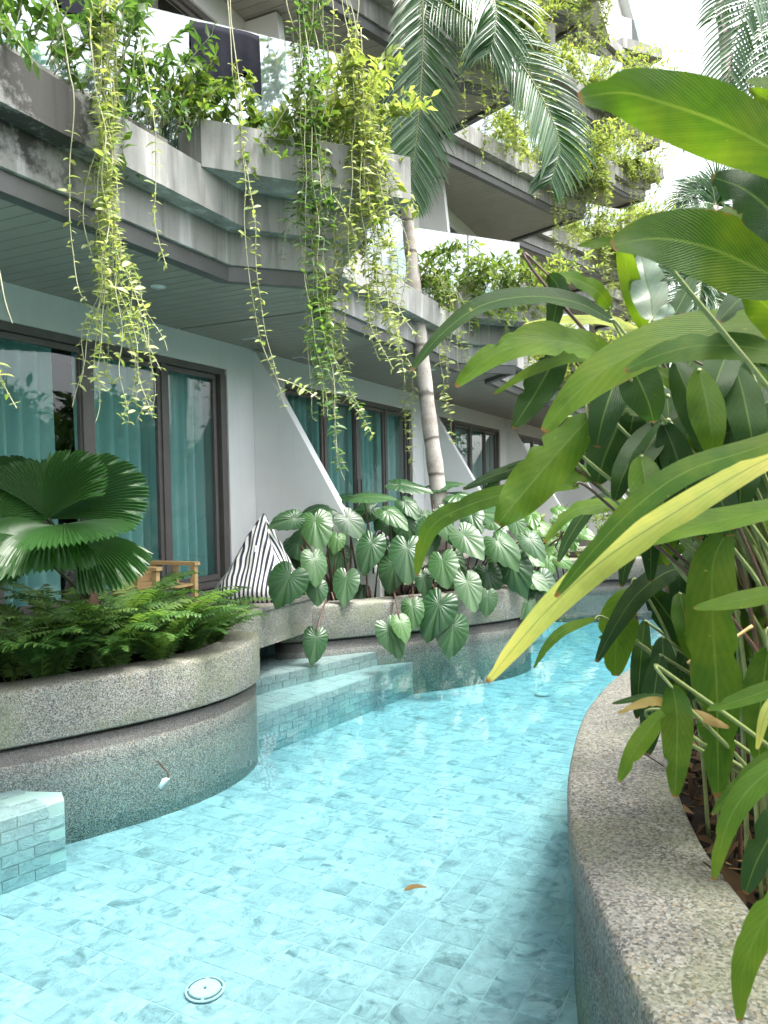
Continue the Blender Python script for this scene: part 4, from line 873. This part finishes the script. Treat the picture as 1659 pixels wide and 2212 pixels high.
# ------------------------------------------------------------------ ferns
def fern_frond(seed, npairs=30):
    r = random.Random(seed); mb = MB(); droop = r.uniform(.35, .75); P = []; p = Vector((0, 0, 0)); el = R(r.uniform(62, 84)); sw = r.uniform(-.3, .3)
    for i in range(15):
        P.append(p.copy()); e = el - (i / 14) * (droop + .75) * 1.25; p = p + Vector((math.sin(sw * i / 14) * math.cos(e), math.cos(e), math.sin(e))) / 14
    mb.tube(P, lambda u: .006 * (1 - .8 * u), 4)
    for k in range(npairs):
        u = .10 + .88 * k / (npairs - 1); x = u * 14; a = min(13, int(x)); q = P[a].lerp(P[min(14, a + 1)], x - a); T = (P[min(14, a + 1)] - P[a]).normalized() if a < 14 else (P[14] - P[13]).normalized()
        X, _, W = frame(T, Z); L_ = .115 * math.sin(math.pi * (.16 + .80 * u)) ** .75 * r.uniform(.9, 1.1)
        for sg in (-1, 1):
            d = (X * sg + T * .22 + W * r.uniform(-.2, .15)).normalized(); wv = T * .0135
            e = q + d * L_ - W * L_ * .18; md = q + d * L_ * .5
            mb.add([q - wv * .8, q + wv * .8, md + wv, e, md - wv * .9], [(0, 1, 2, 4), (4, 2, 3)], [(0, 0)] * 5, r.random() * .25)
    return mb
FF = [fern_frond(i).mesh('fern_frond', False, True) for i in range(7)]
for me in FF: me.materials.append(M['fern'])
fpos = [(-2.75, 4.75), (-2.45, 5.0), (-2.2, 4.98), (-2.05, 5.3), (-1.85, 5.25), (-1.62, 5.42), (-1.75, 5.75), (-1.45, 5.75), (-1.35, 6.02), (-1.5, 6.2), (-2.3, 5.35), (-2.62, 4.62), (-2.0, 5.62)]
flab = ['drooping fern at the far left end of the planter', 'fern under the left fan palm leaves', 'dark fern at the left front of the planter', 'fern directly before the fan palm trunk', 'fern at the planter front below the fan palm', 'low fern in the middle of the planter front', 'tall fern right of the fan palm trunk', 'bright fern near the rounded planter end', 'light green fern over the rounded end of the planter', 'arching fern in front of the wooden chair', 'fern behind the others left of the palm trunk', 'fern hanging over the left edge of the planter', 'fern deep in the bed beside the palm trunk']
for i, (x, y) in enumerate(fpos):
    rr = random.Random(40 + i); t = thing('fern', (x, y, .4), flab[i], 'fern')
    for k in range(20):
        a = 2 * math.pi * (k + rr.random()) / 20; sc = rr.uniform(.55, 1.0) * (1.15 if i in (6, 10, 12) else .62 if i == 8 else .82 if i in (7, 9) else .95)
        if sc > .5 and (Vector((x, y, 0)) + Vector((-math.sin(a), math.cos(a), 0)) * .3).y < y - .2: sc *= .85
        ob('frond', rr.choice(FF), None, t, Matrix.Translation((x + rr.uniform(-.05, .05), y + rr.uniform(-.05, .05), .39)) @ Matrix.Rotation(a, 4, 'Z') @ Matrix.Rotation(rr.uniform(-.3, .3), 4, 'Y') @ Matrix.Scale(sc, 4))

# ------------------------------------------------------------------ ginger on the right bank
PL = {}
def gplant(key, x, y, label): PL[key] = (thing('ginger_plant', (x, y, KZ - .11), label, 'plant'), Vector((x, y, KZ - .11)))
gplant('top', 1.55, 1.75, 'nearest ginger plant with the huge backlit leaves at the upper right')
gplant('arch', 1.75, 2.75, 'ginger plant with long arching leaves reaching left over the water')
gplant('pale', 1.95, 3.1, 'ginger plant with pale sheen coloured upright leaves and cut stems')
gplant('yel', 1.6, 2.1, 'ginger plant with the long yellow-lit leaf pointing down at the pool')
gplant('hang', 1.75, 2.5, 'ginger plant with broad hanging leaves beside the kerb')
gplant('mid', 2.05, 4.9, 'ginger clump with brown stems growing at the bend of the kerb')
gplant('low', 1.35, 1.75, 'low ginger plant drooping over the kerb at the lower right')
gplant('back', 2.3, 3.6, 'dark ginger clump filling the right edge behind the bright leaves')
G = [ # plant, material, half width px, depth base..tip, points base -> tip, normal tilt (up amount)
 ('top', 'ginger', 82, 1.30, 1.28, [(1790, 400), (1659, 318), (1554, 264), (1439, 224), (1345, 200), (1250, 212)], .15),
 ('top', 'gdark', 60, 1.45, 1.5, [(1760, 560), (1680, 470), (1610, 410), (1540, 383)], .3),
 ('top', 'ginger', 85, 1.55, 1.5, [(1800, 650), (1659, 590), (1530, 535), (1420, 515), (1322, 530)], .25),
 ('top', 'ginger', 45, 1.7, 1.8, [(1780, 590), (1659, 520), (1550, 475), (1455, 462)], .6),
 ('top', 'ginger', 13, 1.65, 1.65, [(1360, 522), (1310, 524), (1247, 531)], .3),
 ('top', 'ginger', 20, 1.5, 1.5, [(1740, 205), (1670, 180), (1612, 176)], .5),
 ('top', 'ginger', 22, 1.5, 1.5, [(1740, 300), (1680, 230), (1618, 192)], .2),
 ('top', 'gdark', 45, 1.9, 1.8, [(1760, 700), (1690, 640), (1610, 640), (1552, 694)], .6),
 ('top', 'ginger', 48, 1.8, 1.75, [(1720, 780), (1680, 690), (1630, 640), (1600, 625)], .1),
 ('pale', 'gpale', 44, 2.6, 2.65, [(1410, 690), (1405, 640), (1392, 590), (1384, 540)], .05),
 ('pale', 'gpale', 26, 2.5, 2.5, [(1428, 716), (1436, 690), (1445, 655)], .1),
 ('pale', 'ginger', 24, 2.7, 2.6, [(1392, 712), (1372, 650), (1350, 560), (1340, 520)], .1),
 ('pale', 'gdark', 22, 2.6, 2.7, [(1445, 700), (1478, 640), (1500, 590)], .1),
 ('pale', 'ginger', 24, 2.6, 2.5, [(1320, 668), (1290, 628), (1240, 602), (1184, 597)], .5),
 ('pale', 'gdark', 26, 2.5, 2.5, [(1185, 594), (1205, 620), (1200, 670), (1185, 740)], .1),
 ('arch', 'gdark', 27, 2.5, 2.4, [(1325, 695), (1250, 655), (1150, 640), (1040, 660), (950, 725), (888, 802)], .55),
 ('arch', 'ginger', 46, 2.45, 2.4, [(1330, 785), (1260, 748), (1170, 736), (1070, 765), (985, 836)], .45),
 ('arch', 'ginger', 16, 2.5, 2.5, [(1320, 772), (1230, 772), (1150, 800), (1068, 850)], .4),
 ('arch', 'gyellow', 20, 2.7, 2.7, [(1420, 735), (1340, 700), (1250, 690), (1130, 700)], .8),
 ('arch', 'gdark', 42, 2.55, 2.5, [(1215, 745), (1185, 800), (1150, 860), (1108, 925)], .0),
 ('arch', 'ginger', 56, 1.95, 1.9, [(1780, 710), (1620, 700), (1450, 730), (1320, 790), (1235, 860), (1174, 932)], .35),
 ('arch', 'ginger', 42, 1.85, 1.85, [(1790, 790), (1659, 756), (1520, 746), (1430, 765), (1350, 800)], .5),
 ('arch', 'ginger', 30, 2.2, 2.2, [(1410, 800), (1470, 830), (1530, 850), (1590, 905)], .4),
 ('arch', 'ginger', 20, 2.4, 2.3, [(1280, 903), (1350, 882), (1420, 895), (1480, 930)], .6),
 ('arch', 'gdark', 56, 2.5, 2.5, [(1350, 870), (1330, 930), (1305, 990), (1290, 1045)], .0),
 ('arch', 'ginger', 58, 2.35, 2.3, [(1275, 900), (1225, 955), (1160, 1030), (1110, 1090), (1076, 1132)], .15),
 ('arch', 'ginger', 25, 2.5, 2.45, [(1250, 1050), (1150, 1055), (1030, 1085), (940, 1130), (910, 1190), (900, 1242)], .25),
 ('arch', 'gdark', 17, 2.6, 2.6, [(1180, 985), (1110, 1012), (1060, 1030), (1000, 1056)], .4),
 ('arch', 'gdark', 14, 2.6, 2.6, [(1190, 980), (1130, 1010), (1080, 1030), (1042, 1064)], .2),
 ('arch', 'ginger', 24, 2.6, 2.6, [(1330, 1025), (1270, 1020), (1200, 1035), (1160, 1060)], .4),
 ('arch', 'ginger', 34, 2.8, 2.8, [(1490, 800), (1500, 860), (1490, 930), (1500, 1000)], .0),
 ('arch', 'ginger', 38, 2.9, 2.8, [(1420, 960), (1400, 1040), (1390, 1120), (1400, 1180)], .0),
 ('mid', 'ginger', 22, 3.4, 3.2, [(1450, 1130), (1380, 1100), (1290, 1090), (1225, 1112), (1176, 1172)], .4),
 ('mid', 'gdark', 17, 3.6, 3.5, [(1330, 1065), (1280, 1090), (1230, 1160), (1205, 1215)], .2),
 ('yel', 'gyellow', 38, 1.55, 1.5, [(1790, 930), (1620, 1010), (1440, 1118), (1300, 1212), (1190, 1310), (1110, 1400), (1052, 1474)], .35),
 ('yel', 'ginger', 34, 1.5, 1.48, [(1790, 900), (1640, 965), (1490, 1015), (1385, 1085), (1290, 1180), (1200, 1290)], .4),
 ('yel', 'ginger', 34, 1.7, 1.7, [(1800, 1080), (1659, 1104), (1530, 1130), (1440, 1155), (1368, 1180)], .5),
 ('hang', 'ginger', 62, 2.2, 2.15, [(1570, 1150), (1540, 1220), (1540, 1350), (1548, 1480), (1550, 1610), (1552, 1722)], .0),
 ('hang', 'ginger', 37, 2.0, 1.95, [(1452, 1480), (1462, 1540), (1462, 1630), (1458, 1722)], .0),
 ('hang', 'ginger', 24, 2.1, 2.05, [(1440, 1530), (1400, 1580), (1365, 1630), (1337, 1688)], .1),
 ('hang', 'gdark', 10, 2.2, 2.2, [(1440, 1506), (1390, 1506), (1322, 1520)], .4),
 ('hang', 'dry', 12, 2.15, 2.1, [(1450, 1530), (1420, 1515), (1380, 1522), (1335, 1540)], .2),
 ('hang', 'dry', 13, 2.15, 2.1, [(1470, 1535), (1510, 1545), (1545, 1560), (1575, 1572)], .2),
 ('hang', 'ginger', 24, 1.8, 1.8, [(1760, 1255), (1659, 1283), (1570, 1302), (1498, 1314)], .4),
 ('hang', 'ginger', 22, 1.8, 1.8, [(1760, 1440), (1659, 1490), (1590, 1515), (1528, 1534)], .4),
 ('hang', 'ginger', 44, 2.1, 2.1, [(1660, 1400), (1650, 1470), (1640, 1560), (1640, 1650)], .0),
 ('hang', 'gyellow', 14, 1.7, 1.7, [(1720, 1480), (1660, 1530), (1635, 1620)], .2),
 ('mid', 'gdark', 28, 3.0, 2.9, [(1510, 1235), (1450, 1232), (1380, 1280), (1330, 1350), (1288, 1430)], .25),
 ('mid', 'ginger', 46, 3.05, 3.0, [(1365, 1275), (1340, 1330), (1330, 1400), (1330, 1460)], .0),
 ('mid', 'ginger', 13, 3.0, 2.9, [(1290, 1335), (1230, 1355), (1190, 1385), (1153, 1442)], .3),
 ('mid', 'gdark', 36, 3.1, 3.1, [(1405, 1278), (1430, 1310), (1465, 1360), (1498, 1412)], .0),
 ('mid', 'gdark', 12, 4.2, 4.2, [(1438, 1455), (1405, 1450), (1398, 1500)], .0),
 ('mid', 'ginger', 12, 3.2, 3.2, [(1385, 1390), (1350, 1378), (1320, 1372)], .3),
 ('mid', 'ginger', 16, 3.6, 3.6, [(1480, 1180), (1440, 1200), (1420, 1240)], .0),
 ('low', 'ginger', 30, 1.6, 1.55, [(1780, 1610), (1659, 1668), (1580, 1760), (1540, 1902)], .2),
 ('low', 'ginger', 18, 1.65, 1.65, [(1760, 1590), (1659, 1640), (1590, 1700), (1538, 1760)], .2),
 ('low', 'ginger', 36, 1.4, 1.4, [(1760, 1880), (1670, 1960), (1610, 2080), (1597, 2206)], .1),
 ('low', 'gdark', 40, 1.7, 1.7, [(1800, 1720), (1700, 1760), (1640, 1850), (1610, 1930)], .1),
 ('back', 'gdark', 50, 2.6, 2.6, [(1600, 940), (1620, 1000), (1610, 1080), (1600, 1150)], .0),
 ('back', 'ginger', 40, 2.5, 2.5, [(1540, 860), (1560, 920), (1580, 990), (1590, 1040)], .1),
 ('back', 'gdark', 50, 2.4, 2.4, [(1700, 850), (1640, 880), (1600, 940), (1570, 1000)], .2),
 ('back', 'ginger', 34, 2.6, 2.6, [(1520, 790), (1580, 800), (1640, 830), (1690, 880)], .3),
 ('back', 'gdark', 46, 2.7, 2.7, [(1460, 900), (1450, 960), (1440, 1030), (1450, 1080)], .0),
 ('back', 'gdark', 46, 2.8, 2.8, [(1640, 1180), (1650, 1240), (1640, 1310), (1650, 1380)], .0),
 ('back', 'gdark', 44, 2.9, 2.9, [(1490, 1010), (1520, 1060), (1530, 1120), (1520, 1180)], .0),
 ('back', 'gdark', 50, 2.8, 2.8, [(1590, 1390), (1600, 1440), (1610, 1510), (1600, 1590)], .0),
]
for i, (key, mk, hw, d0, d1, pts, upf) in enumerate(G):
    par, root = PL[key]; rr = random.Random(900 + i); n_ = len(pts) - 1
    P = [at(x, y, d0 + (d1 - d0) * j / n_) for j, (x, y) in enumerate(pts)]
    mid = P[len(P) // 2]; tc = (EYE - mid).normalized(); nr = (tc + Z * upf * 1.2 + Vector((rr.uniform(-.15, .15), 0, 0))).normalized()
    V, Fc, uv = blade(P, hw * d0 / F * .95, nr, rr.uniform(-.22, .25), 34, rr.uniform(.04, .11), split=rr.choice((1, 2, 3, 5, 7)))
    ob('leaf', mesh('ginger_leaf', V, Fc, True, uv), M[mk], par)
    b_ = P[0]; kx = min(soil, key=lambda q_: abs(q_.y - b_.y)).x; rj = Vector((max(b_.x + .05, kx + .12) + rr.uniform(0, .15), b_.y + rr.uniform(-.1, .15), root.z)) if b_.x < root.x + .3 else root + Vector((rr.uniform(-.12, .12), rr.uniform(-.15, .15), 0)); T0 = (P[0] - P[1]).normalized()
    b = P[0]; q1 = b + T0 * .08 - Z * .05
    if b.z > .35:
        mb = MB(); m1 = Vector((rj.x * .8 + b.x * .2, rj.y * .8 + b.y * .2, max(.25, b.z * .62))); mb.tube(crom([rj, m1, q1, b + (P[1] - b) * .12], 8), lambda u: .009 - .0055 * u, 7)
        mb.ob('stem', M['rstem'] if rr.random() < .4 and b.z > 1.45 else M['stem'], par, True)
# the thick brown canes at the bend and thin straight stems in the shade
for i, (x0, y0, x1, y1, d) in enumerate(((1492, 1490, 1412, 1180, 4.6), (1500, 1480, 1462, 1160, 4.7), (1482, 1485, 1440, 1260, 4.5), (1520, 1440, 1500, 1000, 4.6), (1440, 1480, 1372, 1320, 4.4), (1560, 1380, 1560, 900, 4.3), (1600, 1400, 1590, 980, 4.1), (1630, 1400, 1632, 900, 4.2), (1585, 1390, 1540, 860, 4.4), (1645, 1380, 1660, 850, 4.0), (1530, 1420, 1480, 830, 4.6), (1612, 1420, 1612, 1000, 3.9))):
    a = at(x0, y0, d); a.z = KZ - .12; b = at(x1, y1, d * .95); mb = MB(); mb.tube(crom([a, (a + b) / 2 + rv(.03), b], 7), lambda u: .019 - .009 * u, 8); mb.ob('cane', M['rstem'], PL['mid' if i < 5 else 'back'][0], True)
q = MB(); q.tube(crom([at(1485, 1432, 2.3), at(1560, 1395, 2.3), at(1625, 1352, 2.3)], 5), .0055, 6); q.ob('dry_stalk', M['pine'], PL['hang'][0], True)
# a second row of ginger behind, in the shade
for i in range(92):
    rr = random.Random(2000 + i); x0 = rr.uniform(1380, 1680); y0 = rr.uniform(680, 1420); d = rr.uniform(2.5, 3.8)
    if i >= 64: x0 = rr.uniform(1350, 1640); y0 = rr.uniform(740, 1000); d = rr.uniform(2.05, 2.5)
    L0 = rr.uniform(130, 230); lx = rr.uniform(-90, 70)
    P = [at(x0, y0, d), at(x0 + lx * .4, y0 + L0 * .3, d - .03), at(x0 + lx * .8, y0 + L0 * .68, d - .06), at(x0 + lx, y0 + L0, d - .05)]
    par, root = PL['back']; V, Fc, uv = blade(P, rr.uniform(.042, .066), ((EYE - P[1]).normalized() + rv(.5)).normalized(), rr.uniform(-.2, .25), 12, .06)
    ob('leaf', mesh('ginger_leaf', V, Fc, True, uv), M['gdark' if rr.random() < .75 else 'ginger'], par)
    mb = MB(); mb.tube(crom([root + Vector((rr.uniform(-.5, .3), rr.uniform(-.5, .5), 0)), (P[0] + root) / 2, P[0]], 5), .007, 5); mb.ob('stem', M['stem'], par, True)
for i, (x, y) in enumerate(((1.55, .9), (1.9, 1.35), (1.45, .1), (2.2, .6), (2.4, 1.9), (1.75, -.6))):  # out of view, added to cast shade on the bed and kerb
    rr = random.Random(1400 + i); t = thing('ginger_plant', (x, y, KZ - .11), 'unseen ginger plant added beside the viewer to shade the right bank', 'plant', 'unseen ginger added for shade')
    for k in range(12):
        a = rr.uniform(0, 6.28); h = rr.uniform(.4, 1.7); b = Vector((x + .12 * math.cos(a), y + .12 * math.sin(a), KZ + h)); L_ = rr.uniform(.4, .6); o = Vector((math.cos(a) * .8 + .25, math.sin(a), 0))
        V, Fc, uv = blade([b, b + o * L_ * .4 + Z * .12, b + o * L_ * .8, b + o * L_ - Z * .22], rr.uniform(.05, .07), Z + rv(.3), .15, 9, .05); ob('leaf', mesh('ginger_leaf', V, Fc, True, uv), M['ginger'], t)
        mb = MB(); mb.tube([Vector((x, y, KZ - .12)), b], .008, 5); mb.ob('stem', M['stem'], t, True)
gl = []
for i in range(12):
    rr = random.Random(1300 + i); x = 2.5 + (i % 4) * .75 + rr.uniform(-.2, .2); y = 2.6 + (i // 4) * 1.05 + rr.uniform(-.3, .3)
    t = thing('ginger_plant', (x, y, KZ - .11), 'shaded ginger plant in the thicket behind the near leaves', 'plant', 'ginger thicket on the right bank')
    for k in range(11):
        a = rr.uniform(0, 6.28); h = rr.uniform(.5, 2.0); b = Vector((x + .15 * math.cos(a), y + .15 * math.sin(a), KZ + h)); L_ = rr.uniform(.45, .7); o = Vector((math.cos(a), math.sin(a), 0))
        P = [b, b + o * L_ * .4 + Z * .12, b + o * L_ * .8 + Z * .02, b + o * L_ - Z * .2]
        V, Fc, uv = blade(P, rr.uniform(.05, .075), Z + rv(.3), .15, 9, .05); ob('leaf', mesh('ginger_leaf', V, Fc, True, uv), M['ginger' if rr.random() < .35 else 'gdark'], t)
        mb = MB(); mb.tube(crom([Vector((x + rr.uniform(-.1, .1), y + rr.uniform(-.1, .1), KZ - .12)), (b + Vector((x, y, KZ))) / 2, b], 4), .008, 5); mb.ob('stem', M['rstem'], t, True)

# ------------------------------------------------------------------ trees beyond the garden
def tree(base, h, cr, label, seed, nl=6500, leaf=.30, mat='tree', group=None):
    r = random.Random(seed); t = thing('garden_tree', tuple(base), label, 'tree', group); tr = MB(); fo = MB(); top = base + Z * h * .62
    tr.tube(crom([base, base + Z * h * .3 + rv(.2), top], 6), lambda u: .16 - .09 * u, 8); cl = []
    for i in range(26):
        v = rv(1); v.normalize(); c_ = base + Z * h * .68 + Vector((v.x * cr, v.y * cr, v.z * h * .33)) * r.uniform(.35, 1); cl.append((c_, r.uniform(.45, .9) * cr * .55))
        tr.tube(crom([top - Z * r.uniform(0, h * .25), (top + c_) / 2, c_], 4), lambda u: .05 - .04 * u, 5)
    tr.ob('trunk', M['rstem'], t, True)
    for i in range(nl):
        c_, rd = cl[r.randrange(len(cl))]; v = Vector((r.gauss(0, .5), r.gauss(0, .5), r.gauss(0, .4))) * rd
        X, Y, W = frame((v + rv(.6)).normalized(), (Z + rv(.7)).normalized()); fo.inst(SLq[r.randrange(3)], mtx(X, Y, W, c_ + v, leaf * r.uniform(.6, 1.3)), r.random())
    fo.ob('crown', M[mat], t, True, True, kind='stuff'); return t
for i, (x, y, h, c_, lb) in enumerate(((6.2, 3.4, 3.3, 1.5, 'broad leafy tree close behind the ginger thicket'), (8.2, 6.6, 3.6, 1.7, 'leafy tree right of the pool behind the ginger'), (6.6, 10.4, 3.0, 1.5, 'low tree at the far right corner of the pool'), (9.5, 17, 5.0, 2.2, 'distant tree beyond the far planter'), (5.9, .2, 4.0, 1.8, 'tree on the right bank level with the viewer'), (6.3, -3.5, 4.6, 2.0, 'tree on the right bank behind the viewer'), (13, 24, 6, 3, 'tall distant tree at the right of the garden'), (9.6, 4.6, 4.0, 1.6, 'unseen tree added to block sky mirrored in the first window'), (10.4, 8.6, 4.3, 1.7, 'unseen tree added to block sky mirrored in the second window'), (11.8, 12.4, 4.2, 1.7, 'unseen tree added beyond the pool bend to block mirrored sky'))):  # last three are out of view, added to keep sky out of window reflections
    tree(Vector((x, y, 0)), h, c_, lb, 70 + i)
for i in range(5):
    sd += 1; b = Vector((2.9 + i * .95, 13.2 + .25 * i, .4)); shrub(b, .6, .9, 30, ['leafy shrub at the left end of the distant planter', 'second shrub from the left in the distant planter', 'middle shrub of the distant planter', 'fourth shrub from the left in the distant planter', 'shrub at the right end of the distant planter'][i], 'shrub', None, .11, .35, seed=sd, lps=18, name='garden_shrub')

# ------------------------------------------------------------------ bean bags, chair, laundry and small things
def bean_bag(loc, rz, sc, label, seed):
    rr = random.Random(seed); mb = MB(); rows, seg = 22, 56
    for i in range(rows + 1):
        h = i / rows; wd = .42 * (1 - h) ** .90 * (1 + .10 * math.sin(min(1, h * 3.2) * math.pi) * (1 - h)); wd *= (.90 + .10 * min(1, h * 9)) ; sq = 3.4 - 1.2 * h
        for j in range(seg):
            a = 2 * math.pi * j / seg; c_, s_ = math.cos(a), math.sin(a); k = (abs(c_) ** sq + abs(s_) ** sq) ** (-1 / sq)
            x, y = c_ * k * wd, s_ * k * wd; z = .84 * h ** .95
            wr = .016 * math.sin(9 * a + 5 * h + seed) * math.sin(math.pi * h) + .012 * noise.noise(Vector((x * 7, y * 7, z * 7 + seed))) * 2 * math.sin(math.pi * min(1, h * 1.2 + .05))
            cx = .05 * h * h * (1 if seed == 1 else -1)
            mb.v.append(Vector((x * (1 + wr / max(.06, wd)) + cx, y * (1 + wr / max(.06, wd)), z)))
            mb.uv.append(((x if abs(s_) > abs(c_) * .98 else y) * 23 + 10.2, h))
    for i in range(rows):
        for j in range(seg): b = i * seg + j; c_ = i * seg + (j + 1) % seg; mb.f.append((b, c_, c_ + seg, b + seg)); mb.r.append(0)
    mb.f.append(tuple(range(seg))[::-1]); mb.r.append(0)
    t = thing('bean_bag', tuple(loc), label, 'bean bag'); mw = Matrix.Translation(loc) @ Matrix.Rotation(rz, 4, 'Z') @ Matrix.Scale(sc, 4)
    ob('cover', mb.mesh('bean_bag_cover', True), M['stripe'], t, mw)
    tg = MB(); tg.hexa([Vector(p) for p in ((-.012, -.004, -.035), (.012, -.004, -.035), (.012, .0, -.035), (-.012, .0, -.035), (-.012, -.004, .035), (.012, -.004, .035), (.012, 0, .035), (-.012, 0, .035))])
    ob('sewn_tag', tg.mesh('tag'), M['lens'], t, mw @ Matrix.Translation((.03, -.215, .50)) @ Matrix.Rotation(R(-28), 4, 'X')); return t
bean_bag(fw(-.78, .92, .576), R(-8), 1.0, 'navy and white striped bean bag on the deck beside the heart leaved plant', 1)
bean_bag(fw(-4.2, .70, .576), R(20), 1.0, 'navy and white striped bean bag at the left edge behind the ferns', 2)
bean_bag(fw(2.3, .95, .576), R(15), 1.0, 'navy and white striped bean bag hidden behind the heart leaved plant', 3)
ch = thing('wooden_chair', tuple(fw(-2.05, .72, .575)), 'low pine wood armchair frame standing before the curtains behind the ferns', 'chair')
def fl(s, n, z): return fw(-2.05 + s, .72 + n, .575 + z)
for sy in (-.24, .24):
    for nx in (-.22, .22): q = MB(); q.bar(fl(sy, nx, 0), fl(sy, nx, .42), .045, .045, U); q.ob('leg', M['pine'], ch)
    q = MB(); q.bar(fl(sy, -.26, .435), fl(sy, .26, .435), .07, .03); q.ob('armrest', M['pine'], ch)
    q = MB(); q.bar(fl(sy, -.2, .22), fl(sy, .2, .22), .03, .05); q.ob('side_rail', M['pine'], ch)
    q = MB(); q.bar(fl(sy, .02, .25), fl(sy, .02, .42), .035, .03, U); q.ob('side_post', M['pine'], ch)
for i in range(5): q = MB(); q.bar(fl(-.22, -.19 + .095 * i, .255), fl(.22, -.19 + .095 * i, .255), .07, .02); q.ob('seat_slat', M['pine'], ch)
for i in range(3): q = MB(); q.bar(fl(-.22, -.25, .24 + .065 * i), fl(.22, -.25, .24 + .065 * i), .02, .06); q.ob('back_slat', M['pine'], ch)
# dark laundry over the balcony glass
def cloth(a, b, z, drop, label, seed, name='towel', back=.35):
    rr = random.Random(seed); mb = MB(); n_ = 20; d = (b - a); o = Vector((d.y, -d.x, 0)).normalized(); rows = 14
    for i in range(n_ + 1):
        u = i / n_; dr = drop * (1 + .22 * math.sin(u * 5 + seed) + .12 * math.sin(u * 13 + seed))
        for j in range(rows + 1):
            t = j / rows; fo = .022 * math.sin(u * 15 + seed + t) * min(1, abs(t - .25) * 2.5)
            if t < .25: zz = z - back * (1 - t / .25); off = -.022
            else: zz = z - dr * (t - .25) / .75; off = .022
            if abs(t - .25) < .02: off = 0; zz = z + .012
            mb.v.append(Vector((a.x + d.x * u, a.y + d.y * u, zz)) + o * (off + (abs(fo) if off > 0 else -abs(fo)))); mb.uv.append((u, t))
    for i in range(n_):
        for j in range(rows): q_ = i * (rows + 1) + j; mb.f.append((q_, q_ + rows + 1, q_ + rows + 2, q_ + 1)); mb.r.append(0)
    return mb.ob(name, M['cloth'], None, True, label=label, cat=name)
g1 = (-2.95, 1.30); g2 = (-1.60, 2.40); zt = ZS + 1.78 + .002
def gp(u): return fw(g1[0] + (g2[0] - g1[0]) * u, g1[1] + (g2[1] - g1[1]) * u)
cloth(gp(.30), gp(.60), zt, .50, 'dark navy towel hung over the near balcony glass', 1)
cloth(fw(-3.62, 1.28), fw(-3.05, 1.30), zt, .38, 'dark navy shirt hung over the balcony glass behind the bright vines', 3, 'shirt')
# drain covers on the pool floor
def drain(px, py, r, label):
    c = atz(px, py, FLOOR + .012); t = thing('drain_cover', tuple(c), label, 'drain'); disc(c - Z * .004, r, .006, 36).ob('flange', M['drain'], t)
    mb = MB(); n_ = 36
    for k in range(n_):
        a0 = 2 * math.pi * k / n_; a1 = 2 * math.pi * (k + 1) / n_
        if k % 9 == 0: continue
        P = [c + Vector((math.cos(a), math.sin(a), 0)) * q for a in (a0, a1) for q in (r * .80, r * .90)]
        mb.add([p + Z * .0045 for p in P], [(0, 1, 3, 2)])
    mb.ob('slot_ring', M['dark'], t); disc(c + Z * .002, r * .76, .004, 36).ob('lid', M['drain'], t); disc(c + Z * .006, r * .08, .003, 12).ob('screw', M['dark'], t)
drain(443, 2137, .085, 'round white drain cover on the near pool floor'); drain(1172, 1499, .085, 'round white drain cover far out on the pool floor')
# floating leaf
V, Fc, uv = blade([atz(874, 1924, .006), atz(896, 1917, .012), atz(922, 1917, .008)], .019, Z, .3, 10)
ob('floating_leaf', mesh('floating_leaf', V, Fc, True, uv), M['dry'], label='yellow brown leaf floating on the pool', cat='leaf')
# small lamp bracket hanging loose under water on the left planter
lt = thing('underwater_lamp', tuple(atz(355, 1690, -.2)), 'small loose lamp on a bent arm on the underwater planter wall', 'lamp')
b0 = at(343, 1654, 4.93)
q = MB(); q.tube(crom([b0 + Vector((-.02, .05, .01)), at(352, 1657, 4.88), at(362, 1668, 4.86), at(364, 1682, 4.86)], 5), .008, 7); q.ob('arm', M['rstem'], lt, True)
q = MB(); q.tube([at(366, 1680, 4.86), at(356, 1686, 4.86), at(344, 1702, 4.84)], lambda u: .007 + .011 * math.sin(u * 2.6), 12); q.ob('lens', M['lens'], lt, True)
# building with a mauve corner post at the upper right
a = at(1556, 0, 24); q = MB(); q.bar(Vector((a.x + 1.35, a.y, -.5)), Vector((a.x - .1, a.y, 18.5)), .26, .26); q.bar(Vector((a.x - .15, a.y, 18.5)), Vector((a.x - .15, a.y, 18.62)), .36, .36)
q.ob('garden_post', M['mauve'], label='tall leaning mauve post against the sky at the upper right', cat='post')
# dead leaves and twigs on the soil of the right bank
lit = MB(); rl_ = random.Random(77)
for i in range(520):
    q0 = soil[rl_.randrange(14, len(soil) - 14)]; p = Vector((q0.x + abs(rl_.gauss(0, .45)) + .03, q0.y + rl_.uniform(-.2, .2), KZ - .105 + rl_.uniform(0, .05))); X, Y, W = frame((rv(1) + Vector((0, 0, .1))).normalized(), (Z + rv(.8)).normalized())
    if i % 4: lit.inst(SLq[i % 3], mtx(X, Y, W, p, rl_.uniform(.06, .16)), rl_.random())
    else: lit.tube([p, p + Y * rl_.uniform(.1, .3)], .003, 4, r=rl_.random())
lit.ob('leaf_litter', M['litter'], None, True, True, label='dead leaves and twigs lying on the dark soil behind the kerb', cat='leaf litter', kind='stuff')
